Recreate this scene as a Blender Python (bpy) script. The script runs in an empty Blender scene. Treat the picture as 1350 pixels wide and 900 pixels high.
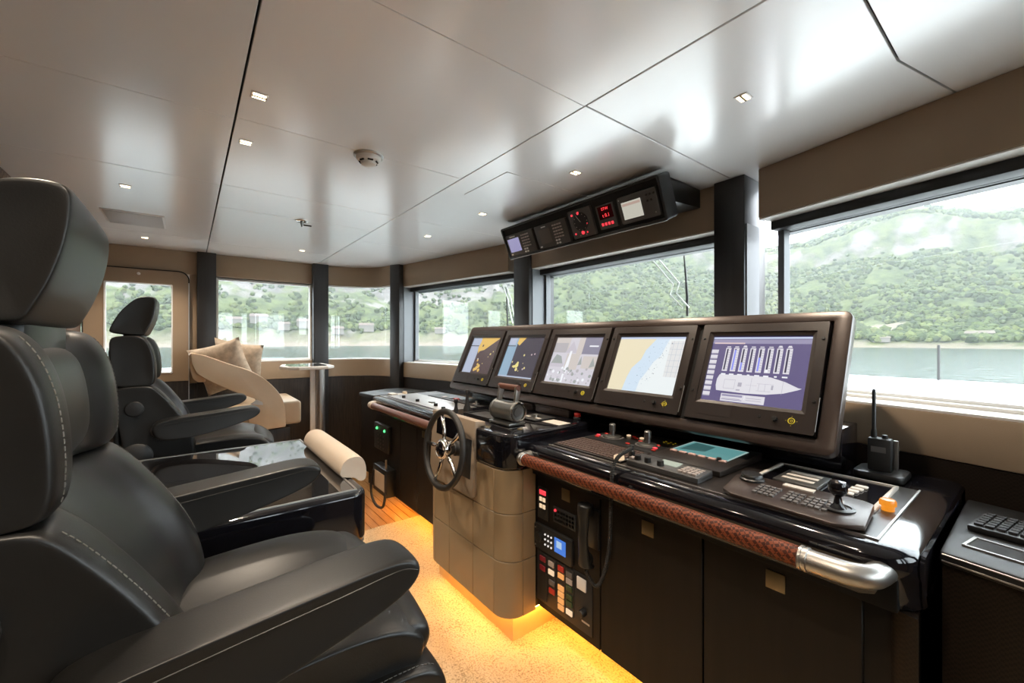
import bpy, bmesh, math, random
from math import sin, cos, pi, radians, sqrt, atan2, hypot
from mathutils import Vector, Matrix, noise
from mathutils.bvhtree import BVHTree
random.seed(7)
S = bpy.context.scene
C = S.collection
# ------------------------------------------------------------------ camera
cam = bpy.data.objects.new('camera', bpy.data.cameras.new('camera'))
C.objects.link(cam)
cam.location = (0, 0, 1.35)
cam.rotation_euler = (radians(90), 0, -radians(37.8))
cam.data.sensor_width = 36
cam.data.lens = 36 * 551 / 1350
cam.data.shift_y = -2 / 1350
cam.data.clip_start = .02
cam.data.clip_end = 6000
S.camera = cam
# ------------------------------------------------------------------ world, sun, exposure
S.view_settings.view_transform = 'Standard'
S.view_settings.look = 'None'
S.view_settings.exposure = 1.0
S.view_settings.gamma = 1
W = bpy.data.worlds.new('sky'); S.world = W; W.use_nodes = True
bgn = W.node_tree.nodes['Background']
bgn.inputs[0].default_value = (.86, .93, 1, 1)
bgn.inputs[1].default_value = 5.0
sun = bpy.data.objects.new('sun', bpy.data.lights.new('sun', 'SUN')); C.objects.link(sun)
sun.data.energy = 2.0; sun.data.angle = radians(3); sun.data.color = (1, .95, .86)
sun.rotation_euler = Vector((.62, .18, -.78)).to_track_quat('-Z', 'Y').to_euler()
S.cycles.max_bounces = 10
S.cycles.diffuse_bounces = 5
S.cycles.glossy_bounces = 5
S.cycles.transparent_max_bounces = 16
S.cycles.sample_clamp_indirect = 8


# ------------------------------------------------------------------ materials
def nt(name):
    m = bpy.data.materials.new(name); m.use_nodes = True
    return m, m.node_tree.nodes, m.node_tree.links, m.node_tree.nodes['Principled BSDF']


def mat(name, col, rough=.5, metal=0., coat=0., nscale=0, namt=.15, bump=0., bscale=200, stretch=None, spec=.5, coat_rough=.03, coat_ior=1.5):
    m, N, L, P = nt(name)
    P.inputs['Base Color'].default_value = (*col, 1)
    P.inputs['Roughness'].default_value = rough
    P.inputs['Metallic'].default_value = metal
    P.inputs['Coat Weight'].default_value = coat
    P.inputs['Coat Roughness'].default_value = coat_rough; P.inputs['Coat IOR'].default_value = coat_ior
    P.inputs['Specular IOR Level'].default_value = spec
    if nscale or bump:
        tc = N.new('ShaderNodeTexCoord'); mp = N.new('ShaderNodeMapping')
        L.new(tc.outputs['Object'], mp.inputs[0])
        if stretch: mp.inputs['Scale'].default_value = stretch
    if nscale:
        n = N.new('ShaderNodeTexNoise'); n.inputs['Scale'].default_value = nscale; n.inputs['Detail'].default_value = 5
        L.new(mp.outputs[0], n.inputs[0])
        r = N.new('ShaderNodeMapRange'); r.inputs[3].default_value = 1 - namt; r.inputs[4].default_value = 1 + namt
        r.inputs[1].default_value = .3; r.inputs[2].default_value = .7
        L.new(n.outputs[0], r.inputs[0])
        mx = N.new('ShaderNodeVectorMath'); mx.operation = 'SCALE'
        mx.inputs[0].default_value = col
        L.new(r.outputs[0], mx.inputs['Scale']); L.new(mx.outputs[0], P.inputs['Base Color'])
    if bump:
        n2 = N.new('ShaderNodeTexNoise'); n2.inputs['Scale'].default_value = bscale; n2.inputs['Detail'].default_value = 4
        L.new(mp.outputs[0], n2.inputs[0])
        b = N.new('ShaderNodeBump'); b.inputs['Strength'].default_value = bump; b.inputs['Distance'].default_value = .002
        L.new(n2.outputs[0], b.inputs['Height']); L.new(b.outputs[0], P.inputs['Normal'])
    return m


def weave(name, col1, col2, scale, rough=.45, bump=.6, coat=0., rot=0.):
    """woven strips: two crossed wave patterns"""
    m, N, L, P = nt(name)
    tc = N.new('ShaderNodeTexCoord'); mp = N.new('ShaderNodeMapping'); L.new(tc.outputs['Object'], mp.inputs[0])
    mp.inputs['Rotation'].default_value = (rot, rot, 0)
    ck = N.new('ShaderNodeTexChecker'); ck.inputs['Scale'].default_value = scale
    ck.inputs[1].default_value = (*col1, 1); ck.inputs[2].default_value = (*col2, 1)
    L.new(mp.outputs[0], ck.inputs[0]); L.new(ck.outputs[0], P.inputs['Base Color'])
    b = N.new('ShaderNodeBump'); b.inputs['Strength'].default_value = bump; b.inputs['Distance'].default_value = .003
    L.new(ck.outputs[1], b.inputs['Height']); L.new(b.outputs[0], P.inputs['Normal'])
    P.inputs['Roughness'].default_value = rough; P.inputs['Coat Weight'].default_value = coat; P.inputs['Specular IOR Level'].default_value = .22
    return m


def em(name, col, s=1.):
    m, N, L, P = nt(name)
    P.inputs['Base Color'].default_value = (.01, .01, .01, 1)
    P.inputs['Emission Color'].default_value = (*col, 1)
    P.inputs['Emission Strength'].default_value = s * .55
    P.inputs['Roughness'].default_value = .25
    return m


def wood(name, c1, c2, scale=18, rough=.4, axis='y', coat=0.):
    m, N, L, P = nt(name)
    tc = N.new('ShaderNodeTexCoord'); mp = N.new('ShaderNodeMapping'); L.new(tc.outputs['Object'], mp.inputs[0])
    mp.inputs['Scale'].default_value = {'y': (9, .6, 9), 'z': (9, 9, .5), 'x': (.6, 9, 9)}[axis]
    n = N.new('ShaderNodeTexNoise'); n.inputs['Scale'].default_value = scale; n.inputs['Detail'].default_value = 6
    L.new(mp.outputs[0], n.inputs[0])
    r = N.new('ShaderNodeValToRGB'); r.color_ramp.elements[0].position = .35; r.color_ramp.elements[1].position = .68
    r.color_ramp.elements[0].color = (*c1, 1); r.color_ramp.elements[1].color = (*c2, 1)
    L.new(n.outputs[0], r.inputs[0]); L.new(r.outputs[0], P.inputs['Base Color'])
    P.inputs['Roughness'].default_value = rough; P.inputs['Coat Weight'].default_value = coat
    return m


def glass_mat(name, tint=(1, 1, 1), base=.04):
    """thin pane: transparent with Schlick reflection"""
    m, N, L, P = nt(name); N.remove(P)
    out = N['Material Output']
    lw = N.new('ShaderNodeLayerWeight'); lw.inputs[0].default_value = .5
    pw = N.new('ShaderNodeMath'); pw.operation = 'POWER'; pw.inputs[1].default_value = 5
    L.new(lw.outputs['Facing'], pw.inputs[0])
    ma = N.new('ShaderNodeMath'); ma.operation = 'MULTIPLY_ADD'; ma.inputs[1].default_value = 1 - base; ma.inputs[2].default_value = base
    L.new(pw.outputs[0], ma.inputs[0])
    t = N.new('ShaderNodeBsdfTransparent'); t.inputs[0].default_value = (*tint, 1)
    g = N.new('ShaderNodeBsdfGlossy'); g.inputs['Roughness'].default_value = .01
    mx = N.new('ShaderNodeMixShader')
    L.new(ma.outputs[0], mx.inputs[0]); L.new(t.outputs[0], mx.inputs[1]); L.new(g.outputs[0], mx.inputs[2])
    L.new(mx.outputs[0], out.inputs[0])
    return m


M = dict(
    ceil=mat('ceiling_lacquer', (.89, .87, .855), .34, coat=1.0, nscale=2, namt=.01, coat_rough=.20, coat_ior=2.0),
    dark=mat('dark_gap', (.01, .01, .01), .8),
    tan=mat('tan_leather_panel', (.30, .215, .14), .6, nscale=3, namt=.06, bump=.15, bscale=500),
    tanlight=mat('pale_reveal', (.62, .58, .53), .45, nscale=4, namt=.04),
    pillar=mat('dark_grey_pillar', (.020, .019, .019), .38, nscale=40, namt=.2, stretch=(1, 1, .05)),
    jamb=mat('grey_metal_jamb', (.15, .155, .16), .42, .3),
    blind=mat('black_blind', (.012, .012, .014), .55),
    wframe=mat('white_frame', (.75, .74, .72), .4),
    darkwood=wood('dark_stained_wood', (.011, .008, .006), (.035, .024, .017), 12, .42, 'z'),
    weavewall=weave('brown_woven_panel', (.17, .11, .075), (.10, .065, .045), 55, .6),
    darkweave=weave('dark_woven_panel', (.010, .0065, .0045), (.017, .011, .007), 170, .45, .3),
    gloss=mat('black_lacquer', (.005, .005, .007), .10, coat=.35, nscale=3, namt=.1, spec=.35),
    cabinet=mat('dark_brown_cabinet', (.0075, .0052, .0036), .5, nscale=40, namt=.25, stretch=(1, 1, .06), spec=.25),
    brown=mat('brown_panel_metal', (.042, .027, .021), .34, .35, nscale=30, namt=.08, bump=.04, bscale=900, spec=.8),
    bezel=mat('monitor_bezel', (.021, .0145, .012), .35, .2, bump=.04, bscale=900, spec=.6),
    podside=mat('grey_pod_side', (.10, .10, .10), .35, .5),
    topplate=mat('dark_top_plate', (.022, .018, .016), .30, .1, bump=.05, bscale=900),
    leather=mat('black_leather', (.008, .0077, .0072), .38, nscale=12, namt=.10, bump=.07, bscale=420, spec=.42),
    stitch=mat('pale_stitching', (.12, .115, .105), .8),
    beige=mat('beige_leather', (.50, .375, .25), .45, nscale=6, namt=.05, bump=.15, bscale=400),
    padbeige=mat('pale_padded_leather', (.48, .40, .32), .5, nscale=6, namt=.06, bump=.2, bscale=350),
    pedestal=mat('taupe_leather_tile', (.26, .185, .105), .38, nscale=5, namt=.08, bump=.12, bscale=400),
    bracket=mat('taupe_leather_bracket', (.30, .23, .165), .45, nscale=5, namt=.05, bump=.1, bscale=400),
    kick=mat('pale_oak_kick', (.62, .42, .22), .5, nscale=8, namt=.1),
    steel=mat('brushed_steel', (.46, .445, .42), .38, 1.),
    chrome=mat('chrome', (.78, .76, .73), .12, 1.),
    darkmetal=mat('gunmetal', (.24, .24, .23), .35, .9),
    black=mat('black_plastic', (.012, .012, .012), .38),
    satin=mat('satin_black', (.013, .013, .013), .5),
    rubber=mat('black_rubber', (.014, .013, .012), .55),
    key=mat('grey_key', (.12, .11, .105), .5),
    palekey=mat('pale_key', (.42, .36, .33), .5),
    white=mat('white_plastic', (.75, .73, .70), .4),
    sticker=mat('pale_label', (.55, .50, .44), .6),
    recess_shade=mat('recess_shade_black', (.006, .006, .006), .6, spec=.15),
    sheen_plate=mat('silver_plate', (.46, .45, .44), .36, .8),
    unit=mat('unit_grey', (.080, .075, .070), .45),
    brass=mat('bronze_plate', (.20, .155, .085), .4, .7),
    yellow=mat('yellow_ring', (.75, .62, .03), .5),
    red=mat('red_plastic', (.45, .02, .012), .4),
    redglow=em('red_lamp', (1, .05, .07), 1.1),
    reddim=mat('dim_red_key', (.22, .012, .022), .4),
    orangekey=em('orange_key', (1, .42, .12), .75),
    paleglow=em('pale_key_lit', (1, .72, .45), .8),
    greenkey=mat('dark_green_key', (.02, .05, .015), .4),
    greenlamp=em('green_lamp', (.1, 1, .25), 1.6),
    orange=em('orange_cap', (1, .33, .02), .75),
    bulb=em('warm_bulb', (1, .80, .52), 9),
    led=em('warm_led_strip', (1, .46, .065), 75),
    rail=weave('red_brown_braid', (.20, .050, .020), (.055, .014, .007), 128, .5, .8, 0, radians(45)),
    railplain=mat('red_brown_leather', (.14, .055, .035), .4),
    deck=mat('white_deck', (.47, .48, .48), .55),
    fabric=mat('beige_damask', (.46, .37, .28), .8, nscale=28, namt=.22, bump=.3, bscale=300),
    glass=glass_mat('window_glass', (.97, .99, .98), .030),
    tableglass=mat('dark_glass', (.010, .010, .011), .03, coat=1., spec=1.0),
)


def carpet_mat():
    m, N, L, P = nt('beige_carpet')
    tc = N.new('ShaderNodeTexCoord')
    n = N.new('ShaderNodeTexNoise'); n.inputs['Scale'].default_value = 130; n.inputs['Detail'].default_value = 6
    n3 = N.new('ShaderNodeTexNoise'); n3.inputs['Scale'].default_value = 7; n3.inputs['Detail'].default_value = 3
    L.new(tc.outputs['Object'], n.inputs[0]); L.new(tc.outputs['Object'], n3.inputs[0])
    r = N.new('ShaderNodeValToRGB')
    r.color_ramp.elements[0].position = .29; r.color_ramp.elements[0].color = (.29, .21, .125, 1)
    r.color_ramp.elements[1].position = .50; r.color_ramp.elements[1].color = (.60, .48, .32, 1)
    a = N.new('ShaderNodeMath'); a.operation = 'MULTIPLY_ADD'; a.inputs[1].default_value = .25; 
    L.new(n3.outputs[0], a.inputs[0]); s = N.new('ShaderNodeMath'); s.operation = 'SUBTRACT'; s.inputs[1].default_value = .125
    L.new(n.outputs[0], s.inputs[0]); L.new(s.outputs[0], a.inputs[2])
    L.new(a.outputs[0], r.inputs[0]); L.new(r.outputs[0], P.inputs['Base Color'])
    b = N.new('ShaderNodeBump'); b.inputs['Strength'].default_value = .9; b.inputs['Distance'].default_value = .008
    n2 = N.new('ShaderNodeTexNoise'); n2.inputs['Scale'].default_value = 120; n2.inputs['Detail'].default_value = 3
    L.new(tc.outputs['Object'], n2.inputs[0]); L.new(n2.outputs[0], b.inputs['Height']); L.new(b.outputs[0], P.inputs['Normal'])
    P.inputs['Roughness'].default_value = .95
    return m


M['carpet'] = carpet_mat()
M['teak'] = wood('teak_plank', (.36, .17, .055), (.50, .26, .09), 14, .38, 'y', .15)


# ------------------------------------------------------------------ geometry helper
class G:
    def __init__(s): s.v = []; s.f = []; s.m = []; s.cur = 0

    def add(s, vs, fs):
        b = len(s.v); s.v += [tuple(v) for v in vs]
        for f in fs: s.f.append(tuple(b + i for i in f)); s.m.append(s.cur)
        return s

    def box(s, x0, y0, z0, x1, y1, z1):
        vs = [(x, y, z) for z in (z0, z1) for y in (y0, y1) for x in (x0, x1)]
        return s.add(vs, [(0, 2, 3, 1), (4, 5, 7, 6), (0, 1, 5, 4), (2, 6, 7, 3), (0, 4, 6, 2), (1, 3, 7, 5)])

    def boxm(s, Mx, sx, sy, sz):
        vs = [Mx @ Vector((x * sx / 2, y * sy / 2, z * sz / 2)) for z in (-1, 1) for y in (-1, 1) for x in (-1, 1)]
        return s.add(vs, [(0, 2, 3, 1), (4, 5, 7, 6), (0, 1, 5, 4), (2, 6, 7, 3), (0, 4, 6, 2), (1, 3, 7, 5)])

    def prism(s, pts, ax, a, b):
        f = {'x': lambda p, h: (h, p[0], p[1]), 'y': lambda p, h: (p[0], h, p[1]), 'z': lambda p, h: (p[0], p[1], h)}[ax]
        n = len(pts)
        vs = [f(p, a) for p in pts] + [f(p, b) for p in pts]
        fs = [tuple(range(n))[::-1], tuple(range(n, 2 * n))] + [(i, (i + 1) % n, n + (i + 1) % n, n + i) for i in range(n)]
        return s.add(vs, fs)

    def loft(s, rings, caps=True, ring_closed=True):
        n = len(rings[0]); vs = [p for r in rings for p in r]; fs = []
        for k in range(len(rings) - 1):
            for i in range(n if ring_closed else n - 1):
                j = (i + 1) % n
                fs.append((k * n + i, k * n + j, (k + 1) * n + j, (k + 1) * n + i))
        if caps:
            fs.append(tuple(range(n))[::-1]); e = (len(rings) - 1) * n
            fs.append(tuple(range(e, e + n)))
        return s.add(vs, fs)

    def tube(s, pts, r, n=10, closed=False):
        pts = [Vector(p) for p in pts]; k = len(pts); rings = []
        up = None
        for i, p in enumerate(pts):
            if closed: t = (pts[(i + 1) % k] - pts[i - 1])
            else: t = pts[min(i + 1, k - 1)] - pts[max(i - 1, 0)]
            t.normalize()
            if up is None: up = Vector((0, 0, 1)) if abs(t.z) < .9 else Vector((1, 0, 0))
            a = (up - t * up.dot(t)).normalized(); b = t.cross(a); up = a
            rr = r[i] if isinstance(r, (list, tuple)) else r
            rings.append([p + a * rr * cos(2 * pi * j / n) + b * rr * sin(2 * pi * j / n) for j in range(n)])
        if closed: rings.append(rings[0])
        return s.loft(rings, caps=not closed)

    def lathe(s, prof, o=(0, 0, 0), ax=(0, 0, 1), n=20):
        q = Vector((0, 0, 1)).rotation_difference(Vector(ax).normalized()).to_matrix(); o = Vector(o)
        rings = [[o + q @ Vector((r * cos(2 * pi * j / n), r * sin(2 * pi * j / n), h)) for j in range(n)] for r, h in prof]
        return s.loft(rings)

    def ball(s, c, r, n=12):
        prof = [(max(1e-4, sin(pi * i / (n // 2))) , -cos(pi * i / (n // 2))) for i in range(n // 2 + 1)]
        rr = r if isinstance(r, (tuple, list)) else (r, r, r)
        rings = [[(c[0] + rr[0] * a * cos(2 * pi * j / n), c[1] + rr[1] * a * sin(2 * pi * j / n), c[2] + rr[2] * h) for j in range(n)] for a, h in prof]
        return s.loft(rings)

    def quad(s, a, b, c, d): return s.add([a, b, c, d], [(0, 1, 2, 3)])


def tag(o, label=None, cat=None, group=None, kind=None):
    for k, v in (('label', label), ('category', cat), ('group', group), ('kind', kind)):
        if v: o[k] = v
    return o


def E(name, loc, label=None, cat=None, group=None, kind=None):
    o = bpy.data.objects.new(name, None); C.objects.link(o); o.location = loc; o.empty_display_size = .1
    return tag(o, label, cat, group, kind)


def wloc(o):
    v = Vector((0, 0, 0))
    while o: v += o.location; o = o.parent
    return v


def O(name, g, m, par=None, bev=0., seg=2, sub=0, smooth=40, kind=None, label=None, merge=False):
    """one mesh object from a G built in world coordinates"""
    me = bpy.data.meshes.new(name)
    bm = bmesh.new()
    vs = [bm.verts.new(v) for v in g.v]
    for f, mi in zip(g.f, g.m):
        try:
            fc = bm.faces.new([vs[i] for i in f]); fc.material_index = mi
        except ValueError: pass
    if merge or bev: bmesh.ops.remove_doubles(bm, verts=bm.verts, dist=1e-5)
    bmesh.ops.recalc_face_normals(bm, faces=bm.faces)
    if bev:
        ed = [e for e in bm.edges if len(e.link_faces) == 2 and e.calc_face_angle(0) > radians(28)]
        bmesh.ops.bevel(bm, geom=ed, offset=bev, segments=seg, profile=.5, affect='EDGES', clamp_overlap=True)
    c = Vector((0, 0, 0))
    if bm.verts:
        lo = Vector([min(v.co[i] for v in bm.verts) for i in range(3)]); hi = Vector([max(v.co[i] for v in bm.verts) for i in range(3)])
        c = (lo + hi) / 2
    bmesh.ops.translate(bm, verts=bm.verts, vec=-c)
    bm.to_mesh(me); bm.free()
    for mm in (m if isinstance(m, (list, tuple)) else [m]): me.materials.append(mm)
    o = bpy.data.objects.new(name, me); C.objects.link(o)
    if sub:
        md = o.modifiers.new('s', 'SUBSURF'); md.levels = sub; md.render_levels = sub
        dg = bpy.context.evaluated_depsgraph_get()
        me2 = bpy.data.meshes.new_from_object(o.evaluated_get(dg)); o.modifiers.clear()
        o.data = me2; bpy.data.meshes.remove(me); me = me2; me.name = name
    if smooth:
        for p in me.polygons: p.use_smooth = True
        if smooth < 179: me.set_sharp_from_angle(angle=radians(smooth))
    if par: o.parent = par; o.location = c - wloc(par)
    else: o.location = c
    if kind: o['kind'] = kind
    if label: o['label'] = label
    return o


def copy_tree(o, par=None, loc=None):
    c = o.copy(); C.objects.link(c)
    if par: c.parent = par
    if loc is not None: c.location = loc
    for ch in list(o.children): copy_tree(ch, c)
    return c


def spl(pts, n=8):
    """Catmull-Rom through the points"""
    P = [Vector(p) for p in pts]; out = []
    for i in range(len(P) - 1):
        a = P[max(i - 1, 0)]; b = P[i]; c = P[i + 1]; d = P[min(i + 2, len(P) - 1)]
        for k in range(n):
            t = k / n
            out.append(.5 * ((2 * b) + (c - a) * t + (2 * a - 5 * b + 4 * c - d) * t * t + (3 * b - a - 3 * c + d) * t ** 3))
    out.append(P[-1]); return out


def coil(path, R, r, turns, n=6, per=9):
    P = spl(path, 10); L = [0]
    for i in range(1, len(P)): L.append(L[-1] + (P[i] - P[i - 1]).length)
    tot = L[-1]; pts = []; K = turns * per; j = 0
    for k in range(K + 1):
        d = tot * k / K
        while j < len(P) - 2 and L[j + 1] < d: j += 1
        f = (d - L[j]) / max(1e-9, L[j + 1] - L[j]); p = P[j].lerp(P[j + 1], f); t = (P[j + 1] - P[j]).normalized()
        a = t.cross(Vector((1, 0, 0)));
        if a.length < .2: a = t.cross(Vector((0, 1, 0)))
        a.normalize(); b = t.cross(a); w = 2 * pi * k / per
        pts.append(p + a * R * cos(w) + b * R * sin(w))
    return G().tube(pts, r, n)


def text_g(g, txt, fn, size):
    """flat lettering: fn maps (u right, v up) to world"""
    cu = bpy.data.curves.new('t', 'FONT'); cu.body = txt; cu.size = size; cu.align_x = 'CENTER'; cu.resolution_u = 2
    o = bpy.data.objects.new('t', cu); C.objects.link(o)
    me = bpy.data.meshes.new_from_object(o.evaluated_get(bpy.context.evaluated_depsgraph_get()))
    g.add([fn(v.co.x, v.co.y) for v in me.vertices], [tuple(p.vertices) for p in me.polygons])
    bpy.data.objects.remove(o); bpy.data.curves.remove(cu); bpy.data.meshes.remove(me)


# ================================================================== SETTING
ZC = 2.15
floor = O('floor', G().box(-.7, -1.4, -.06, 2.5, 5.0, -.012), M['dark'], kind='structure', smooth=0)
k = 0
x = -.64
while x < 2.2:
    O('plank', G().box(x, 2.93, -.012, x + .056, 4.9, 0), M['teak'], floor, bev=.0015, seg=1, smooth=0)
    x += .060
cg = G(); NX, NY = 60, 84
for i in range(NX + 1):
    for j in range(NY + 1):
        px, py = -.66 + 2.40 * i / NX, -1.10 + 4.055 * j / NY
        cg.v.append((px, py, .012 + .004 * noise.noise(Vector((px * 9, py * 9, 0)))))
for i in range(NX):
    for j in range(NY):
        a = i * (NY + 1) + j; cg.f.append((a, a + NY + 1, a + NY + 2, a + 1)); cg.m.append(0)
cg.box(-.66, -1.10, -.01, 1.74, 2.955, .008)
tag(O('carpet', cg, M['carpet'], smooth=60), 'beige mottled carpet lit yellow along the console foot', 'carpet')

# ceiling: dark backing, panels below it with open joints
ceil = O('ceiling', G().box(-.72, -1.45, ZC + .02, 2.45, 5.0, ZC + .06), M['dark'], kind='structure', smooth=0)
gp = .0013


def cpanel(pts):
    O('ceiling_panel', G().prism(pts, 'z', ZC, ZC + .014), M['ceil'], ceil, bev=.0012, seg=1, smooth=30)


def crect(x0, x1, y0, y1, ga=gp): cpanel([(x0 + ga, y0 + gp), (x1 - ga, y0 + gp), (x1 - ga, y1 - gp), (x0 + ga, y1 - gp)])


ys = [-1.40, -.6, .2, .98, 1.795, 2.61, 3.43, 4.9]
for a, b in zip([-1.4, .2, 1.81, 2.615, 4.15], [.2, 1.81, 2.615, 4.15, 4.95]): crect(-.70, .134, a, b, .0022)
for a, b in zip([-1.4, -.6, .2, .98, 1.795, 2.61, 3.06, 4.2], [-.6, .2, .98, 1.795, 2.61, 3.06, 4.2, 4.95]): crect(.136, 1.074, a, b, .0022)
cpanel([(1.078, .271), (1.61, .271), (2.42, .09), (2.42, .972), (1.078, .972)])
cpanel([(1.078, -1.4), (2.42, -1.4), (2.42, .085), (1.61, .265), (1.078, .265)])
for a, b in zip([.978, 2.61, 3.43], [2.61, 3.43, 4.95]): crect(1.076, 2.42, a, b)
# flush access hatch in the ceiling
O('access_hatch', G().box(1.20, 1.585, ZC - .0025, 1.80, 1.975, ZC + .001), M['ceil'], ceil, bev=.001, seg=1)


# --- walls by facets: s along P->Q, d outward
def facet(P, Q):
    P = Vector(P); Q = Vector(Q); t = (Q - P); L = t.length; t.normalize(); n = Vector((t.y, -t.x))
    def q(s0, s1, d0, d1): return [tuple(P + t * s + n * d) for s, d in ((s0, d0), (s1, d0), (s1, d1), (s0, d1))]
    return q, L


wall_front = E('wall_front', (2.15, 1.7, 0), kind='structure')
wn = [0]


def window(q, s0, s1, z0, z1, d0, d1, fw, fm, par=None):
    wn[0] += 1
    w = O('window_%d' % wn[0], G().prism(q(s0, s1, d0, d1), 'z', z0 - .012, z0), M['wframe'], kind='structure', smooth=0)
    for a, b in ((s0, s0 + fw), (s1 - fw, s1)):
        O('frame', G().prism(q(a, b, d0, d1 - .02), 'z', z0, z1), fm, w, bev=.002, seg=1)
    O('frame', G().prism(q(s0 + fw, s1 - fw, d0 + .04, d1 - .005), 'z', z1 - .012, z1), M['wframe'] if fw < .02 else M['blind'], w)
    O('frame', G().prism(q(s0 + fw, s1 - fw, d0 + .04, d1 - .005), 'z', z0, z0 + .012), M['wframe'], w)
    O('glass_pane', G().prism(q(s0 + fw * .8, s1 - fw * .8, d1 - .018, d1 - .010), 'z', z0 + .004, z1 - .004), M['glass'], w, smooth=0)
    return w


def front_facet(P, Q, s0, s1):
    """header, blind cassette, sill, wainscot of one bow window bay; clear opening s0..s1"""
    q, L = facet(Q, P)
    O('header_panel', G().prism(q(s0 - .005, s1 + .005, 0, .105), 'z', 1.92, ZC), M['tan'], wall_front, bev=.006)
    O('soffit', G().prism(q(s0 - .004, s1 + .004, .006, .24), 'z', 1.914, 1.9195), M['tanlight'], wall_front)
    O('blind_cassette', G().prism(q(s0 - .003, s1 + .003, .085, .17), 'z', 1.872, 1.9135), M['blind'], wall_front, bev=.004)
    O('header_panel', G().prism(q(s0 - .05, s1 + .05, .21, .27), 'z', 1.872, ZC), M['pillar'], wall_front)
    O('sill_panel', G().prism(q(s0 - .1, s1 + .1, 0, .10), 'z', .957, 1.108), M['tan'], wall_front, bev=.006)
    O('sill_ledge', G().prism(q(s0 - .06, s1 + .06, .004, .25), 'z', 1.108, 1.116), M['tanlight'], wall_front)
    O('wainscot_panel', G().prism(q(s0 - .1, s1 + .1, .004, .10), 'z', 0, .955), M['darkweave'], wall_front)
    O('outer_panel', G().prism(q(s0 - .1, s1 + .1, .20, .27), 'z', 0, 1.11), M['wframe'], wall_front)
    return window(q, s0, s1, 1.128, 1.885, .135, .20, .030, M['jamb'])


# facets run with the outside on the right-hand side of P->Q reversed
front_facet((2.133, .93), (1.735, -.75), -.005, 1.63)      # bay right of the near pillar
front_facet((2.155, 2.66), (2.155, .93), .125, 1.60)     # centre bay
front_facet((1.812, 4.247), (2.112, 2.66), .10, 1.60)    # far bay
trn = [0]


def pillar(pts, z0=0, z1=ZC, m='pillar'):
    trn[0] += 1
    return O('trim_%d' % trn[0], G().prism(pts, 'z', z0, z1), M[m], kind='structure', bev=.004)


pr = pillar([(2.118, .905), (2.128, 1.058), (2.40, 1.058), (2.36, .905)])
O('jamb_liner', G().box(2.134, .899, 1.116, 2.27, .9045, 1.914), M['jamb'], pr)
pr = pillar([(2.128, 2.525), (2.108, 2.695), (2.36, 2.72), (2.40, 2.525)])
O('jamb_liner', G().box(2.162, 2.519, 1.116, 2.29, 2.5245, 1.914), M['jamb'], pr)
pr = pillar([(1.815, 4.232), (1.762, 4.215), (1.705, 4.325), (1.80, 4.46), (2.03, 4.32)])
O('jamb_liner', G().prism([(1.822, 4.229), (1.950, 4.253), (1.949, 4.258), (1.821, 4.234)], 'z', 1.116, 1.914), M['jamb'], pr)
pillar([(1.035, 4.715), (1.185, 4.715), (1.185, 4.92), (1.035, 4.92)])
pillar([(.066, 4.725), (.208, 4.725), (.208, 4.92), (.066, 4.92)])
pillar([(1.72, -.80), (1.80, -.64), (2.0, -.75), (1.85, -.95)])
pillar([(1.05, -1.36), (1.20, -1.36), (1.20, -1.24), (1.05, -1.24)])

# far (port) wall
wall_port = E('wall_port', (.3, 4.8, 0), kind='structure')
qd, Ld = facet((1.19, 4.78), (-.72, 4.78)); qd = (lambda s0, s1, d0, d1: [(s0, 4.78 + d0), (s1, 4.78 + d0), (s1, 4.78 + d1), (s0, 4.78 + d1)])
for a, b in ((-.68, .066), (.208, 1.035)):
    O('header_panel', G().prism(qd(a, b, 0, .10), 'z', 1.945, ZC), M['tan'], wall_port, bev=.004)
    O('wainscot_panel', G().prism(qd(a, b, 0 if a > 0 else .02, .10), 'z', 0, .953), M['darkwood'], wall_port)
O('sill_panel', G().prism(qd(.208, 1.035, 0, .10), 'z', .957, 1.135), M['tan'], wall_port, bev=.004)
O('sill_panel', G().prism(qd(.012, .066, 0, .10), 'z', .957, 1.945), M['tan'], wall_port, bev=.004)
O('outer_panel', G().prism(qd(-.7, 1.2, .10, .14), 'z', 0, 1.06), M['wframe'], wall_port)
O('outer_panel', G().prism(qd(-.7, 1.2, .10, .14), 'z', 1.92, ZC), M['wframe'], wall_port)
window(qd, .210, 1.033, 1.148, 1.93, .0, .10, .016, M['tanlight'])

# rounded corner window bay
cxm, cym = 1.19, 4.30
arc = lambda r, n=14: [(cxm + (.545 + r) * sin(pi / 2 * i / n * .97), cym + (.48 + r) * cos(pi / 2 * i / n * .97)) for i in range(n + 1)]


def arcband(name, r0, r1, z0, z1, m, par):
    return O(name, G().prism(arc(r0) + arc(r1)[::-1], 'z', z0, z1), m, par, smooth=30)


wall_corner = E('wall_corner', (1.6, 4.6, 0), kind='structure')
arcband('header_panel', 0, .10, 1.945, ZC, M['tan'], wall_corner)
arcband('sill_panel', 0, .10, .957, 1.135, M['tan'], wall_corner)
arcband('wainscot_panel', .004, .10, 0, .953, M['darkwood'], wall_corner)
wn[0] += 1
w = arcband('window_%d' % wn[0], 0, .10, 1.135, 1.147, M['wframe'], None); w['kind'] = 'structure'
arcband('frame', .02, .10, 1.93, 1.944, M['wframe'], w)
arcband('glass_pane', .05, .057, 1.147, 1.93, M['glass'], w)

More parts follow.
